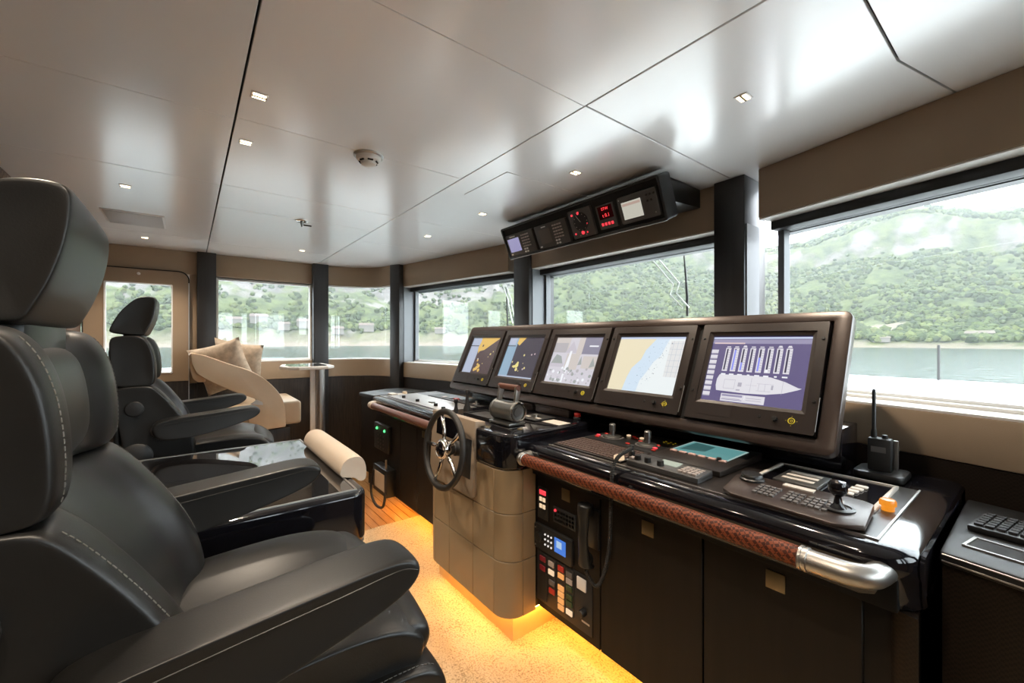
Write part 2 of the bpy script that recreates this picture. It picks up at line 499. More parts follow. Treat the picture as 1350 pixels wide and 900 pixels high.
# aft wall (left edge of the photo) and starboard wall behind the camera
wall_aft = E('wall_aft', (-.7, 1.7, 0), kind='structure')
for a, b in ((-1.36, .4), (.4, 2.1), (2.1, 3.7), (3.7, 4.78)):
    O('woven_panel', G().box(-.74, a + .002, 1.0, -.68, b - .002, ZC - .004), M['weavewall'], wall_aft, bev=.003)
    O('wainscot_panel', G().box(-.74, a + .002, 0, -.682, b - .002, .997), M['darkwood'], wall_aft, bev=.003)
wall_star = E('wall_starboard', (.2, -1.3, 0), kind='structure')
qs = lambda s0, s1, d0, d1: [(s0, -1.30 - d0), (s1, -1.30 - d0), (s1, -1.30 - d1), (s0, -1.30 - d1)]
O('header_panel', G().prism(qs(-.7, 1.1, 0, .1), 'z', 1.945, ZC), M['tan'], wall_star)
O('sill_panel', G().prism(qs(-.7, 1.1, 0, .1), 'z', 0, 1.135), M['tan'], wall_star)
for a, b in ((-.7, .42), (.80, .93)):
    O('sill_panel', G().prism(qs(a, b, 0, .1), 'z', 1.135, 1.945), M['tan'], wall_star)
window(qs, .42, .80, 1.148, 1.93, .0, .10, .016, M['tanlight'])
window(qs, .93, 1.10, 1.148, 1.93, .0, .10, .016, M['tanlight'])
qc, Lc = facet((1.20, -1.30), (1.735, -.80))
O('header_panel', G().prism(qc(0, Lc, 0, .1), 'z', 1.945, ZC), M['tan'], wall_star)
O('sill_panel', G().prism(qc(0, Lc, 0, .1), 'z', 0, 1.135), M['tan'], wall_star)
window(qc, .02, Lc - .02, 1.148, 1.93, .0, .10, .016, M['tanlight'])
# deckhead above the walls
O('roof', G().box(-.80, -1.6, ZC + .06, 2.43, 5.0, ZC + .16), M['wframe'], kind='structure', smooth=0)

# far door with rounded window-door leaf
door = E('door_1', (-.32, 4.76, 0), kind='structure')


def rrect(x0, x1, z0, z1, r, n=6, corners=(1, 1, 1, 1)):
    out = []
    for (cx_, cz_, a0), on in zip(((x1 - r, z1 - r, 0), (x0 + r, z1 - r, 90), (x0 + r, z0 + r, 180), (x1 - r, z0 + r, 270)), corners):
        if on: out += [(cx_ + r * cos(radians(a0 + 90 * i / n)), cz_ + r * sin(radians(a0 + 90 * i / n))) for i in range(n + 1)]
        else: out.append((x1 if cx_ == x1 - r else x0, z1 if cz_ == z1 - r else z0))
    return out


def frame_xz(g, outer, inner, y0, y1):
    """ring between two outlines of equal count, extruded along y"""
    n = len(outer)
    vs = [(p[0], y0, p[1]) for p in outer] + [(p[0], y0, p[1]) for p in inner] + [(p[0], y1, p[1]) for p in outer] + [(p[0], y1, p[1]) for p in inner]
    fs = []
    for i in range(n):
        j = (i + 1) % n
        fs += [(i, j, n + j, n + i), (2 * n + i, 3 * n + i, 3 * n + j, 2 * n + j), (i, 2 * n + i, 2 * n + j, j), (n + i, n + j, 3 * n + j, 3 * n + i)]
    return g.add(vs, fs)


out_ = rrect(-.672, .012, .03, 1.962, .075)
in_ = rrect(-.664, .004, .038, 1.954, .070)
frame_xz(gd := G(), out_, in_, 4.752, 4.80); O('door_seal', gd, M['dark'], door)
leaf_o = rrect(-.664, .004, .98, 1.954, .070, corners=(1, 1, 0, 0)); 
wo = rrect(-.545, -.105, 1.058, 1.838, .012)
# leaf: four boards round the window opening with rounded top corners
def leaf_piece(pts): O('door_leaf', G().prism(pts, 'y', 4.756, 4.80), M['tan'], door, smooth=30)
leaf_piece([(-.664, .985)] + [(-.545, .985), (-.545, 1.838), (-.545, 1.954)] + [(-.594 + .07 * cos(radians(a)), 1.884 + .07 * sin(radians(a))) for a in range(90, 181, 15)])
leaf_piece([(-.105, .985), (.004, .985)] + [(-.066 + .07 * cos(radians(a)), 1.884 + .07 * sin(radians(a))) for a in range(0, 91, 15)] + [(-.105, 1.954)])
leaf_piece([(-.545, 1.838), (-.105, 1.838), (-.105, 1.954), (-.545, 1.954)])
leaf_piece([(-.545, .985), (-.105, .985), (-.105, 1.058), (-.545, 1.058)])
O('door_lower_panel', G().box(-.664, 4.758, .04, .004, 4.80, .983), M['darkwood'], door)
frame_xz(gw := G(), rrect(-.545, -.105, 1.058, 1.838, .012), rrect(-.535, -.115, 1.068, 1.828, .010), 4.75, 4.80); O('window_frame', gw, M['wframe'], door)
O('glass_pane', G().box(-.537, 4.785, 1.066, -.113, 4.792, 1.83), M['glass'], door, smooth=0)
O('edge_strip', G().box(.004, 4.747, .10, .012, 4.757, 1.86), M['steel'], door)
O('latch', G().lathe([(.012, 0), (.012, .008), (.006, .012)], (-.33, 4.756, 1.915), (0, -1, 0)), M['white'], door)

# ================================================================== EXTERIOR
from array import array
SEA = -4.5
def sea_mat():
    m, N, L, P = nt('sea_water')
    P.inputs['Base Color'].default_value = (.010, .022, .025, 1); P.inputs['Roughness'].default_value = .16
    tc = N.new('ShaderNodeTexCoord'); n = N.new('ShaderNodeTexNoise'); n.inputs['Scale'].default_value = .35; n.inputs['Detail'].default_value = 6
    b = N.new('ShaderNodeBump'); b.inputs['Strength'].default_value = .55; b.inputs['Distance'].default_value = .8
    L.new(tc.outputs['Object'], n.inputs[0]); L.new(n.outputs[0], b.inputs['Height']); L.new(b.outputs[0], P.inputs['Normal'])
    return m
M['sea'] = sea_mat()
tag(O('sea', G().lathe([(2600, 0), (2600, .01)], (0, 0, SEA), n=64), M['sea'], smooth=0), 'calm teal sea between the yacht and the far shore', 'sea', kind='stuff')


def fbm(x, y, s, o=5):
    return noise.fractal(Vector((x / s, y / s, 3.7)), 1.0, 2.0, o)


def terrain(R, az):
    """height above sea of the far shore at range R, azimuth az (degrees clockwise from +y)"""
    x, y = R * sin(radians(az)), R * cos(radians(az))
    d = R - (432 + 14 * noise.noise(Vector((az * .09, 2.2, 0))) + (20 if az < 35 else 0))
    if d < -12: return -6
    n1 = fbm(x, y, 160); n2 = fbm(x, y, 45, 4)
    ridge = 1.0 + .10 * sin(az * .16 + 1.0) + .06 * sin(az * .41) + (.18 * max(0, min(1, (40 - az) / 30)))
    t = max(0., d) / 620.
    h = 4.2 * min(1, max(0, (d + 4) / 14.))
    h += 118 * ridge * min(t / .55, 1) ** 1.15
    c = .55 + .07 * n1
    if t > c: h += 62 * ridge * min(1, (t - c) / .055)
    if t > c + .055: h += 85 * ridge * min(1, (t - c - .055) / .5)
    h *= .86 + .44 * max(0, min(1, (67 - az) / 10)) + .30 * max(0, min(1, (46 - az) / 10)) if d > 14 else 1
    k = min(1, max(0, d) / 90.)
    h += k * (17 * n1 + 7 * n2)
    # bare sandy quarry near the shore
    return h


def hill_mat():
    m, N, L, P = nt('forest_hillside')
    P.inputs['Roughness'].default_value = .9; P.inputs['Specular IOR Level'].default_value = .1
    tc = N.new('ShaderNodeTexCoord'); geo = N.new('ShaderNodeNewGeometry')
    def nz(s, d=5):
        n = N.new('ShaderNodeTexNoise'); n.inputs['Scale'].default_value = s; n.inputs['Detail'].default_value = d
        L.new(tc.outputs['Object'], n.inputs[0]); return n
    a = nz(.09); b = nz(.012); c = nz(.03, 6)
    r = N.new('ShaderNodeValToRGB'); e = r.color_ramp.elements
    e[0].position = .33; e[0].color = (.020, .029, .013, 1); e[1].position = .62; e[1].color = (.062, .074, .028, 1)
    L.new(a.outputs[0], r.inputs[0])
    rk = N.new('ShaderNodeValToRGB'); e = rk.color_ramp.elements
    e[0].position = .35; e[0].color = (.050, .045, .042, 1); e[1].position = .62; e[1].color = (.115, .105, .098, 1)
    L.new(c.outputs[0], rk.inputs[0])
    at = N.new('ShaderNodeAttribute'); at.attribute_name = 'rock'
    ad = N.new('ShaderNodeMath'); ad.operation = 'ADD'; L.new(at.outputs['Fac'], ad.inputs[0]); L.new(c.outputs[0], ad.inputs[1])
    mr = N.new('ShaderNodeMapRange'); mr.inputs[1].default_value = .97; mr.inputs[2].default_value = 1.07
    L.new(ad.outputs[0], mr.inputs[0])
    mx = N.new('ShaderNodeMix'); mx.data_type = 'RGBA'
    L.new(mr.outputs[0], mx.inputs[0]); L.new(r.outputs[0], mx.inputs[6]); L.new(rk.outputs[0], mx.inputs[7])
    sa = N.new('ShaderNodeAttribute'); sa.attribute_name = 'sand_glare'
    mx2 = N.new('ShaderNodeMix'); mx2.data_type = 'RGBA'; mx2.inputs[7].default_value = (.12, .10, .080, 1)
    L.new(sa.outputs['Fac'], mx2.inputs[0]); L.new(mx.outputs[2], mx2.inputs[6])
    L.new(mx2.outputs[2], P.inputs['Base Color'])
    bp = N.new('ShaderNodeBump'); bp.inputs['Strength'].default_value = .9; bp.inputs['Distance'].default_value = 5
    L.new(a.outputs[0], bp.inputs['Height']); L.new(bp.outputs[0], P.inputs['Normal'])
    return m


M['hill'] = hill_mat()
A0, A1, NA, NR = -30., 112., 300, 110
Rs = [412 + 900 * (i / NR) ** 1.35 for i in range(NR + 1)]
hv = []; hf = []; rock = []; sand_glare = []
H = []
for i in range(NA + 1):
    az = A0 + (A1 - A0) * i / NA
    col = [terrain(R, az) for R in Rs]; H.append(col)
    for j, R in enumerate(Rs):
        h = col[j]; hv.append((R * sin(radians(az)), R * cos(radians(az)), SEA + h))
        sl = (col[min(j + 1, NR)] - col[max(j - 1, 0)]) / (Rs[min(j + 1, NR)] - Rs[max(j - 1, 0)])
        rk = min(.53, max(0, (sl - .45) * .75))
        if az < 45: rk += .50 * min(1, max(0, (45 - az) / 8)) * min(1, max(0, (R - 490) / 80))
        rock.append(rk)
        q = math.exp(-((az - 79.5) / 2.6) ** 2 - ((R - 500) / 22) ** 2) + .8 * math.exp(-((az - 50) / 7) ** 2 - ((R - 470) / 22) ** 2)
        s_ = (1 if az < 40 else .75) if h < 3.4 + 1.8 * noise.noise(Vector((az * .5, R * .05, 0))) else 0
        sand_glare.append(min(1, s_ + (1 if q > .55 else 0) + (.55 if az < 32 and h < 13 + 6 * noise.noise(Vector((az * .6, R * .03, 5))) else 0)))  # left shore gets a taller, paler band standing in for white water glare
for i in range(NA):
    for j in range(NR):
        a = i * (NR + 1) + j; hf.append((a, a + 1, a + NR + 2, a + NR + 1))
me = bpy.data.meshes.new('mountain'); me.from_pydata(hv, [], hf)
for nm, dat in (('rock', rock), ('sand_glare', sand_glare)):
    at = me.attributes.new(nm, 'FLOAT', 'POINT'); at.data.foreach_set('value', dat)
for p in me.polygons: p.use_smooth = True
me.materials.append(M['hill'])
mtn = bpy.data.objects.new('mountain', me); C.objects.link(mtn)
tag(mtn, 'green forested mountain with pale rock cliffs across the bay', 'mountain')

# woods: low-poly crowns scattered on the slopes, far too many to count
bmi = bmesh.new(); bmesh.ops.create_icosphere(bmi, subdivisions=1, radius=1)
iv = [v.co.copy() for v in bmi.verts]; iff = [tuple(v.index for v in f.verts) for f in bmi.faces]; bmi.free()
tv = []; tf = []; tm = []
nT = 0
while nT < 13000:
    az = random.uniform(-8, 92); u = random.random() ** 1.5; R = 440 + 520 * u
    ii = (az - A0) / (A1 - A0) * NA; i = int(ii)
    j = min(range(NR), key=lambda q: abs(Rs[q] - R)) if nT < 0 else int(NR * ((R - 412) / 900) ** (1 / 1.35))
    kk = i * (NR + 1) + j
    if sand_glare[kk] > .5 or (rock[kk] > .30 and az > 45) or H[i][j] < 3: continue
    if az < 45 and R > 500 and (random.random() < .55 or noise.noise(Vector((az * .5, R * .03, 4))) > .1): continue
    if noise.noise(Vector((az * .35, R * .02, 9))) < -.42: continue
    h = terrain(R, az); r = random.uniform(1.8, 3.8); zz = random.uniform(.7, 1.1)
    x, y, z = R * sin(radians(az)), R * cos(radians(az)), SEA + h + r * .5
    b = len(tv)
    for v in iv:
        q = 1 + .28 * random.uniform(-1, 1); tv.append((x + v.x * r * q, y + v.y * r * q, z + v.z * r * zz * q))
    mi = random.choice((0, 0, 1, 1, 2))
    for f in iff: tf.append((b + f[0], b + f[1], b + f[2])); tm.append(mi)
    nT += 1
me = bpy.data.meshes.new('forest'); me.from_pydata(tv, [], tf); me.polygons.foreach_set('material_index', tm)
for nm, c_ in (('crown_dark', (.022, .032, .013)), ('crown_mid', (.040, .054, .019)), ('crown_pale', (.064, .076, .026))):
    me.materials.append(mat(nm, c_, .9, nscale=.4, namt=.3, spec=.1))
o = bpy.data.objects.new('forest', me); C.objects.link(o); tag(o, 'dense green trees covering the slopes above the far shore', 'forest', kind='stuff')

# houses on the far shore
M['housewall'] = mat('pale_house_wall', (.105, .096, .084), .8); M['houseroof'] = mat('house_roof', (.07, .05, .042), .8)
for az, R, wd, dp, ht, lb in [(4.2, 474, 12, 9, 6, 'pale shore house seen leftmost in the far window'), (6.6, 480, 15, 9, 7, 'pale shore house seen second from left in the far window'),
                              (9.2, 474, 10, 8, 6, 'pale shore house seen third from left in the far window'), (11.4, 480, 14, 9, 7, 'pale shore house seen at the right side of the far window'),
                              (15.2, 474, 11, 8, 6, 'pale shore house seen at the left of the rounded corner window'), (18.6, 480, 15, 9, 7, 'pale shore house seen right of the middle in the rounded corner window'),
                              (28, 470, 11, 8, 5, 'pale shore house seen low in the far bow window'), (86, 452, 14, 9, 5, 'pale low house among trees right of the stanchion'), (79.3, 442, 10, 7, 3.4, 'small pale shed by the water left of the stanchion')]:
    x, y = R * sin(radians(az)), R * cos(radians(az)); z = SEA + terrain(R, az) - 1
    r = E('house', (x, y, z), lb, 'house', 'pale houses along the far shore')
    Rm = Matrix.Translation((x, y, 0)) @ Matrix.Rotation(-radians(az), 4, 'Z')
    O('wall', G().boxm(Rm @ Matrix.Translation((0, 0, z + ht / 2)), wd, dp, ht), M['housewall'], r, smooth=0)
    g = G(); pts = [Rm @ Vector(p) for p in ((-wd * .55, -dp * .6, z + ht), (wd * .55, -dp * .6, z + ht), (wd * .55, dp * .6, z + ht), (-wd * .55, dp * .6, z + ht), (-wd * .5, 0, z + ht * 1.4), (wd * .5, 0, z + ht * 1.4))]
    g.add(pts, [(0, 1, 5, 4), (2, 3, 4, 5), (0, 4, 3), (1, 2, 5), (0, 3, 2, 1)]); O('roof', g, M['houseroof'], r, smooth=0)

# haze over the far shore: a real scattering volume
m, N, L, P = nt('sea_haze'); N.remove(P)
vs_ = N.new('ShaderNodeVolumeScatter'); vs_.inputs['Color'].default_value = (.92, .96, 1, 1); vs_.inputs['Density'].default_value = .00028; vs_.inputs['Anisotropy'].default_value = .2
L.new(vs_.outputs[0], N['Material Output'].inputs['Volume'])
M['haze'] = m
hz = G()
arcs = [A0 - 3 + (A1 - A0 + 6) * i / 24 for i in range(25)]
hz.prism([(150 * sin(radians(a)), 150 * cos(radians(a))) for a in arcs] + [(1500 * sin(radians(a)), 1500 * cos(radians(a))) for a in reversed(arcs)], 'z', SEA + .5, 420)
o = O('haze', hz, M['haze'], smooth=0); tag(o, 'pale summer haze hanging over the bay and mountains', 'haze', kind='stuff')

# own ship outside the glass
fd = E('foredeck', (6, 1.6, .5), 'white foredeck of the yacht seen through the right window', 'deck')
O('deck_plate', G().prism([(2.62, -1.6), (6, -1.5), (9.2, -.6), (9.75, .5), (9.75, 2.7), (9.2, 3.8), (6, 4.7), (2.62, 4.8)], 'z', .45, .70), M['deck'], fd, bev=.03)
O('raised_hatch', G().prism([(4.2, -1.2), (8.2, -.5), (8.6, .2), (7.8, .9), (4.2, .7)], 'z', .70, .76), M['deck'], fd, bev=.02)
tag(O('stanchion', G().tube([(9.58, 1.11, .70), (9.58, 1.11, 1.27)], .018, 8), M['pillar']), 'thin dark rail post standing on the white foredeck', 'rail post')


sd = E('side_deck', (0, 5.6, .3), 'white side deck and bulwark outside the far windows', 'deck')
O('deck_plate', G().box(-4, 4.97, .28, 2.6, 6.15, .34), M['deck'], sd)
O('bulwark', G().box(-4, 6.10, .34, 2.9, 6.20, 1.03), M['deck'], sd, bev=.02)

def wiper(x, pts_arm, pts_blade, label):
    r = E('window_wiper', (x, pts_blade[-1][0], pts_blade[-1][1]), label, 'wiper')
    for d in (0, .042): O('arm', G().tube([(x, p[0] - d, p[1] + d * .1) for p in pts_arm], .005, 6), M['white'], r)
    O('blade', G().tube([(x + .02, p[0], p[1]) for p in pts_blade], [.003, .006, .009, .007], 6), M['black'], r)


wiper(2.48, [(1.70, 1.95), (1.496, 1.708), (1.518, 1.646), (1.43, 1.55)], [(1.437, 1.93), (1.425, 1.80), (1.412, 1.62), (1.411, 1.50)], 'wiper outside the centre bow window, twin pale arms and black blade')
wiper(2.32, [(3.22, 2.0), (3.05, 1.72), (3.04, 1.66), (2.98, 1.50)], [(3.13, 1.99), (3.10, 1.80), (3.09, 1.62), (3.08, 1.48)], 'wiper outside the far bow window, left of the far instrument pod end')

# ================================================================== HELM CHAIRS
def ring_scale(pts, s, dx=0, dz=0):
    cx_ = sum(p[0] for p in pts) / len(pts); cz_ = sum(p[1] for p in pts) / len(pts)
    return [(cx_ + (p[0] - cx_) * s + dx, cz_ + (p[1] - cz_) * s + dz) for p in pts]


def loft_y(stations):
    """stations: (y, [(x, z)...])"""
    return G().loft([[(p[0], y, p[1]) for p in pts] for y, pts in stations])


def dashes(path, bvh, step=.0080, ln=.0055, r=.0007, out=.0006):
    g = G(); P = spl(path, 14); acc = 0; pts = []
    for p in P:
        loc, nor, i, d = bvh.find_nearest(p)
        if loc is not None: pts.append(loc + nor * out)
    L = [0]
    for a, b in zip(pts, pts[1:]): L.append(L[-1] + (b - a).length)
    def at(d):
        for i in range(len(L) - 1):
            if L[i + 1] >= d: return pts[i].lerp(pts[i + 1], (d - L[i]) / max(1e-9, L[i + 1] - L[i]))
        return pts[-1]
    d = 0
    while d + ln < L[-1]:
        g.tube([at(d), at(d + ln)], r, 5); d += step
    return g


def bvh_of(o):
    w = wloc(o); me = o.data
    return BVHTree.FromPolygons([v.co + w for v in me.vertices], [tuple(p.vertices) for p in me.polygons])


def make_chair(yc, label):
    root = E('helm_chair', (.10, yc, 0), label, 'chair', 'black leather helm chairs facing the console')
    # headrest
    hp = [(-.268, 1.385), (-.264, 1.400), (-.240, 1.462), (-.195, 1.522), (-.165, 1.542), (-.128, 1.545), (-.114, 1.540), (-.110, 1.526), (-.113, 1.48), (-.128, 1.42), (-.147, 1.378), (-.152, 1.370), (-.165, 1.368), (-.25, 1.376)]
    st = []
    for y, s in ((-.152, .5), (-.157, .93), (-.156, .965), (-.148, 1), (-.08, 1.01), (.08, 1.01), (.148, 1), (.156, .965), (.157, .93), (.152, .5)):
        st.append((yc + y, ring_scale(hp, s)))
    hd = O('headrest', loft_y(st), M['leather'], root, sub=2, smooth=180)
    O('headrest_mount', G().box(-.225, yc - .11, 1.30, -.158, yc + .11, 1.39), M['black'], root, bev=.01)
    # backrest, bolstered at both sides; front(z), bulge across y
    def back_section(zs, fx, bx, hw, rec, name, nz=0):
        st = []
        ylist = [(-.985, -.006, .55), (-1.0, -.006, .955), (-.995, -.003, .98), (-.955, 0, 1), (-.76, .003, 1), (-.60, -.004, 1), (-.50, -rec, 1), (0, -rec - .004, 1), (.50, -rec, 1), (.60, -.004, 1), (.76, .003, 1), (.955, 0, 1), (.995, -.003, .98), (1.0, -.006, .955), (.985, -.006, .55)]
        for t, off, s in ylist:
            pts = [(x_ + off, z) for x_, z in zip(fx, zs)]
            top, bot = zs[0], zs[-1]
            pts = [(fx[0] - .022 + min(off, 0), top + .008)] + pts + [(fx[-1] - .022 + min(off, 0), bot - .006)]
            pts += [(bx[1] + .01, bot - .006), (bx[1], bot + .012), (bx[0], top - .02), (bx[0] + .008, top + .006)]
            h = hw if not callable(hw) else hw(0)
            st.append((yc + t * h, ring_scale(pts, s)))
        return O(name, loft_y(st), M['leather'], root, sub=2, smooth=180)
    up = back_section([1.362, 1.335, 1.285, 1.23, 1.18, 1.158], [-.147, -.127, -.113, -.108, -.108, -.115], [-.258, -.250], .250, .034, 'shoulder_rest')
    lo = back_section([1.150, 1.10, 1.02, .95, .88, .82], [-.112, -.072, -.020, .014, .030, .028], [-.248, -.205], .254, .040, 'backrest')
    # inner centre pads
    st = []
    for t, s in ((-.105, .8), (-.10, .97), (0, 1), (.10, .97), (.105, .8)):
        pts = [(-.160, 1.345), (-.138, 1.325), (-.127, 1.25), (-.126, 1.19), (-.146, 1.17), (-.185, 1.18), (-.19, 1.34)]
        st.append((yc + t, ring_scale(pts, s)))
    O('centre_pad', loft_y(st), M['leather'], root, sub=2, smooth=180)
    O('back_shell', G().prism([(-.262, 1.30), (-.250, 1.33), (-.235, 1.30), (-.225, .86), (-.20, .80), (-.215, .78), (-.245, .86)], 'y', yc - .20, yc + .20), M['black'], root, bev=.006)
    # seat: cushion, base cushion below, front thigh roll
    sp = [(-.10, .815), (-.10, .865), (-.02, .875), (.12, .885), (.22, .884), (.30, .868), (.335, .835), (.325, .795), (.28, .785), (.0, .785)]
    st = []
    for y, s, dz in ((-.232, .80, 0), (-.236, .93, 0), (-.225, .99, .004), (-.17, 1, .012), (-.09, 1, -.008), (0, 1.0, -.012), (.09, 1, -.008), (.17, 1, .012), (.225, .99, .004), (.236, .93, 0), (.232, .80, 0)):
        st.append((yc + y, ring_scale(sp, s, (.018 if abs(y) < .12 else 0), dz)))
    seat = O('seat_cushion', loft_y(st), M['leather'], root, sub=2, smooth=180)
    bp = [(-.12, .70), (-.12, .79), (.0, .81), (.27, .815), (.335, .80), (.365, .765), (.36, .71), (.32, .675), (.0, .67)]
    st = []
    for y, s in ((-.252, .82), (-.257, .93), (-.247, .99), (-.20, 1), (0, 1.02), (.20, 1), (.247, .99), (.257, .93), (.252, .82)):
        st.append((yc + y, ring_scale(bp, s)))
    base = O('seat_base', loft_y(st), M['leather'], root, sub=2, smooth=180)
    rp = [(.29 + .052 * cos(a), .832 + .040 * sin(a)) for a in [2 * pi * i / 10 for i in range(10)]]
    st = [(yc + y, ring_scale(rp, s, dx)) for y, s, dx in ((-.225, .6, .004), (-.222, .92, .004), (-.19, 1, .008), (0, 1.02, .028), (.19, 1, .008), (.222, .92, .004), (.225, .6, .004))]
    O('thigh_roll', loft_y(st), M['leather'], root, sub=2, smooth=180)
    # arm rests
    for sgn in (-1, 1):
        y0 = yc + sgn * .287
        ap = [(-.115, .945), (-.125, .985), (-.105, 1.012), (.0, 1.022), (.15, 1.034), (.235, 1.042), (.266, 1.034), (.276, 1.014), (.255, .990), (.20, .972), (.10, .945), (.0, .925), (-.085, .925)]
        st = [(y0 + y, ring_scale(ap, s)) for y, s in ((-.042, .6), (-.0445, .93), (-.043, .965), (-.036, 1), (.036, 1), (.043, .965), (.0445, .93), (.042, .6))]
        arm = O('armrest', loft_y(st), M['leather'], root, sub=2, smooth=180)
        b = bvh_of(arm); yy = y0 - .0425
        O('piping', G().tube([b.find_nearest(p)[0] for p in spl([(-.08, yy, .995), (.05, yy, 1.008), (.16, yy, 1.018), (.235, yy, 1.026), (.262, yy, 1.018)], 6)], .0013, 6), M['leather'], arm)
        O('arm_pivot', G().lathe([(.03, 0), (.03, .03), (.022, .034)], (-.095, yc + sgn * .245, .965), (0, sgn, 0)), M['darkmetal'], root)
    O('adjustment_knob', G().lathe([(.030, 0), (.032, .012), (.028, .018), (.010, .020)], (-.176, yc - .250, 1.062), (0, -1, 0)), M['black'], root)
    O('recline_hinge', G().lathe([(.055, 0), (.055, .012), (.045, .018)], (-.17, yc - .245, .86), (0, -1, 0)), M['satin'], root)
    # stitching along the bolsters
    g = G(); bu, bl, bb = bvh_of(up), bvh_of(lo), bvh_of(base)
    for sgn in (-1, 1):
        for off in (0,):
            yy = yc + sgn * (.222 + off)
            for q in (dashes([(-.135, yy, 1.36), (-.110, yy, 1.31), (-.100, yy, 1.25), (-.098, yy, 1.20), (-.104, yy, 1.165)], bu),
                      dashes([(-.10, yy + sgn * .012, 1.15), (-.05, yy + sgn * .012, 1.09), (0, yy + sgn * .012, 1.02), (.03, yy + sgn * .012, .95)], bl)):
                g.add(q.v, q.f)
        q = dashes([(-.05, yc + sgn * .243, .80), (.1, yc + sgn * .245, .805), (.26, yc + sgn * .243, .808), (.335, yc + sgn * .235, .785)], bb); g.add(q.v, q.f)
    O('stitching', g, M['stitch'], root, kind='stuff', smooth=0)
    # pedestal
    O('seat_plate', G().box(-.08, yc - .18, .645, .28, yc + .18, .675), M['black'], root, bev=.008)
    O('pedestal_column', G().lathe([(.075, .03), (.065, .06), (.065, .40), (.052, .41), (.052, .65)], (.08, yc, 0)), M['darkmetal'], root)
    O('floor_plate', G().lathe([(.21, .012), (.21, .024), (.18, .034), (.08, .04)], (.08, yc, 0), n=32), M['steel'], root)
    O('footrest', G().tube([(.12, yc - .08, .22), (.34, yc - .13, .24), (.36, yc, .24), (.34, yc + .13, .24), (.12, yc + .08, .22)], .014, 8), M['steel'], root)
    return root


ch = make_chair(.89, 'black leather helm chair nearest the camera, its arm and seat filling the lower left')
ch2 = copy_tree(ch); ch2.location = (.10, 2.60, 0)
ch2['label'] = 'far black leather helm chair behind the glass-topped table, before the door'

# ================================================================== TABLE BETWEEN THE CHAIRS
tb = E('console_table', (.02, 1.76, 0), 'black lacquered glass-topped table between the two helm chairs', 'table')
TX0, TX1, TY0, TY1 = -.46, .455, 1.325, 2.225
def rr_xy(x0, x1, y0, y1, r, n=6): return rrect(x0, x1, y0, y1, r, n)
O('table_body', G().prism(rr_xy(TX0, TX1, TY0, TY1, .05), 'z', .715, .873), M['gloss'], tb, bev=.014, seg=3)
O('plinth', G().prism(rr_xy(TX0 + .02, TX1 - .015, TY0 + .015, TY1 - .015, .04), 'z', .012, .708), M['gloss'], tb, bev=.004)
O('trim_strip', G().prism(rr_xy(TX0, TX1 - .002, TY0 + .002, TY1, .05), 'z', .7085, .7145), M['steel'], tb)
O('glass_top', G().box(TX0 + .04, TY0 + .035, .868, TX1 - .035, TY1 - .03, .8745), M['tableglass'], tb, smooth=0)
g = G()
for a in ((TX0 + .034, TY0 + .029, TX1 - .029, TY0 + .035), (TX0 + .034, TY1 - .03, TX1 - .029, TY1 - .024), (TX1 - .035, TY0 + .035, TX1 - .029, TY1 - .03), (TX0 + .034, TY0 + .035, TX0 + .04, TY1 - .03)):
    g.box(a[0], a[1], .868, a[2], a[3], .8765)
O('glass_edge', g, M['steel'], tb)
bp = [(.405, .874), (.405, .905), (.418, .934), (.440, .948), (.472, .948), (.492, .935), (.502, .905), (.502, .865), (.496, .852), (.470, .852), (.464, .874)]
st = [(y, ring_scale(bp, s)) for y, s in ((1.485, .8), (1.480, .94), (1.492, 1), (1.75, 1), (2.04, 1), (2.052, .94), (2.047, .8))]
O('padded_bar', loft_y(st), M['padbeige'], tb, sub=1, smooth=50, label='pale beige leather padded bar along the front edge')

# ================================================================== SOFA AND SIDE TABLE AT THE FAR SIDE
sf = E('sofa', (.4, 4.35, 0), 'beige leather sofa with a sweeping curved arm below the far window', 'sofa')
up_ = spl([(.015, 1.250, 0), (.10, 1.232, 0), (.25, 1.165, 0), (.40, 1.10, 0), (.51, 1.022, 0), (.61, .90, 0), (.652, .78, 0), (.660, .612, 0)], 5)
dn_ = [(.40, .60), (.385, .72), (.405, .80), (.445, .855)]
dn2 = [(p.x, p.y) for p in spl([(.435, .868, 0), (.36, .905, 0), (.26, .955, 0), (.15, 1.02, 0), (.06, 1.09, 0), (.022, 1.17, 0)], 5)]
O('curved_arm', G().prism([(p.x, p.y) for p in up_] + dn_ + dn2, 'y', 3.985, 4.055), M['beige'], sf, bev=.010, seg=3)
O('back_shell', G().prism([(.030, 1.05), (.008, 1.15), (.004, 1.235), (.02, 1.25), (.07, 1.235), (.10, 1.12), (.11, 1.02), (.06, 1.02)], 'y', 4.055, 4.74), M['beige'], sf, bev=.010)
O('seat_cushion', G().box(.12, 4.062, .615, .795, 4.74, .815), M['beige'], sf, bev=.025, seg=3)
O('sofa_plinth', G().box(.15, 4.03, .015, .70, 4.74, .60), M['darkwood'], sf, bev=.01)
O('hinge_cap', G().prism([(.40, .828), (.49, .815), (.485, .838), (.445, .862)], 'y', 3.975, 3.99), M['steel'], sf)


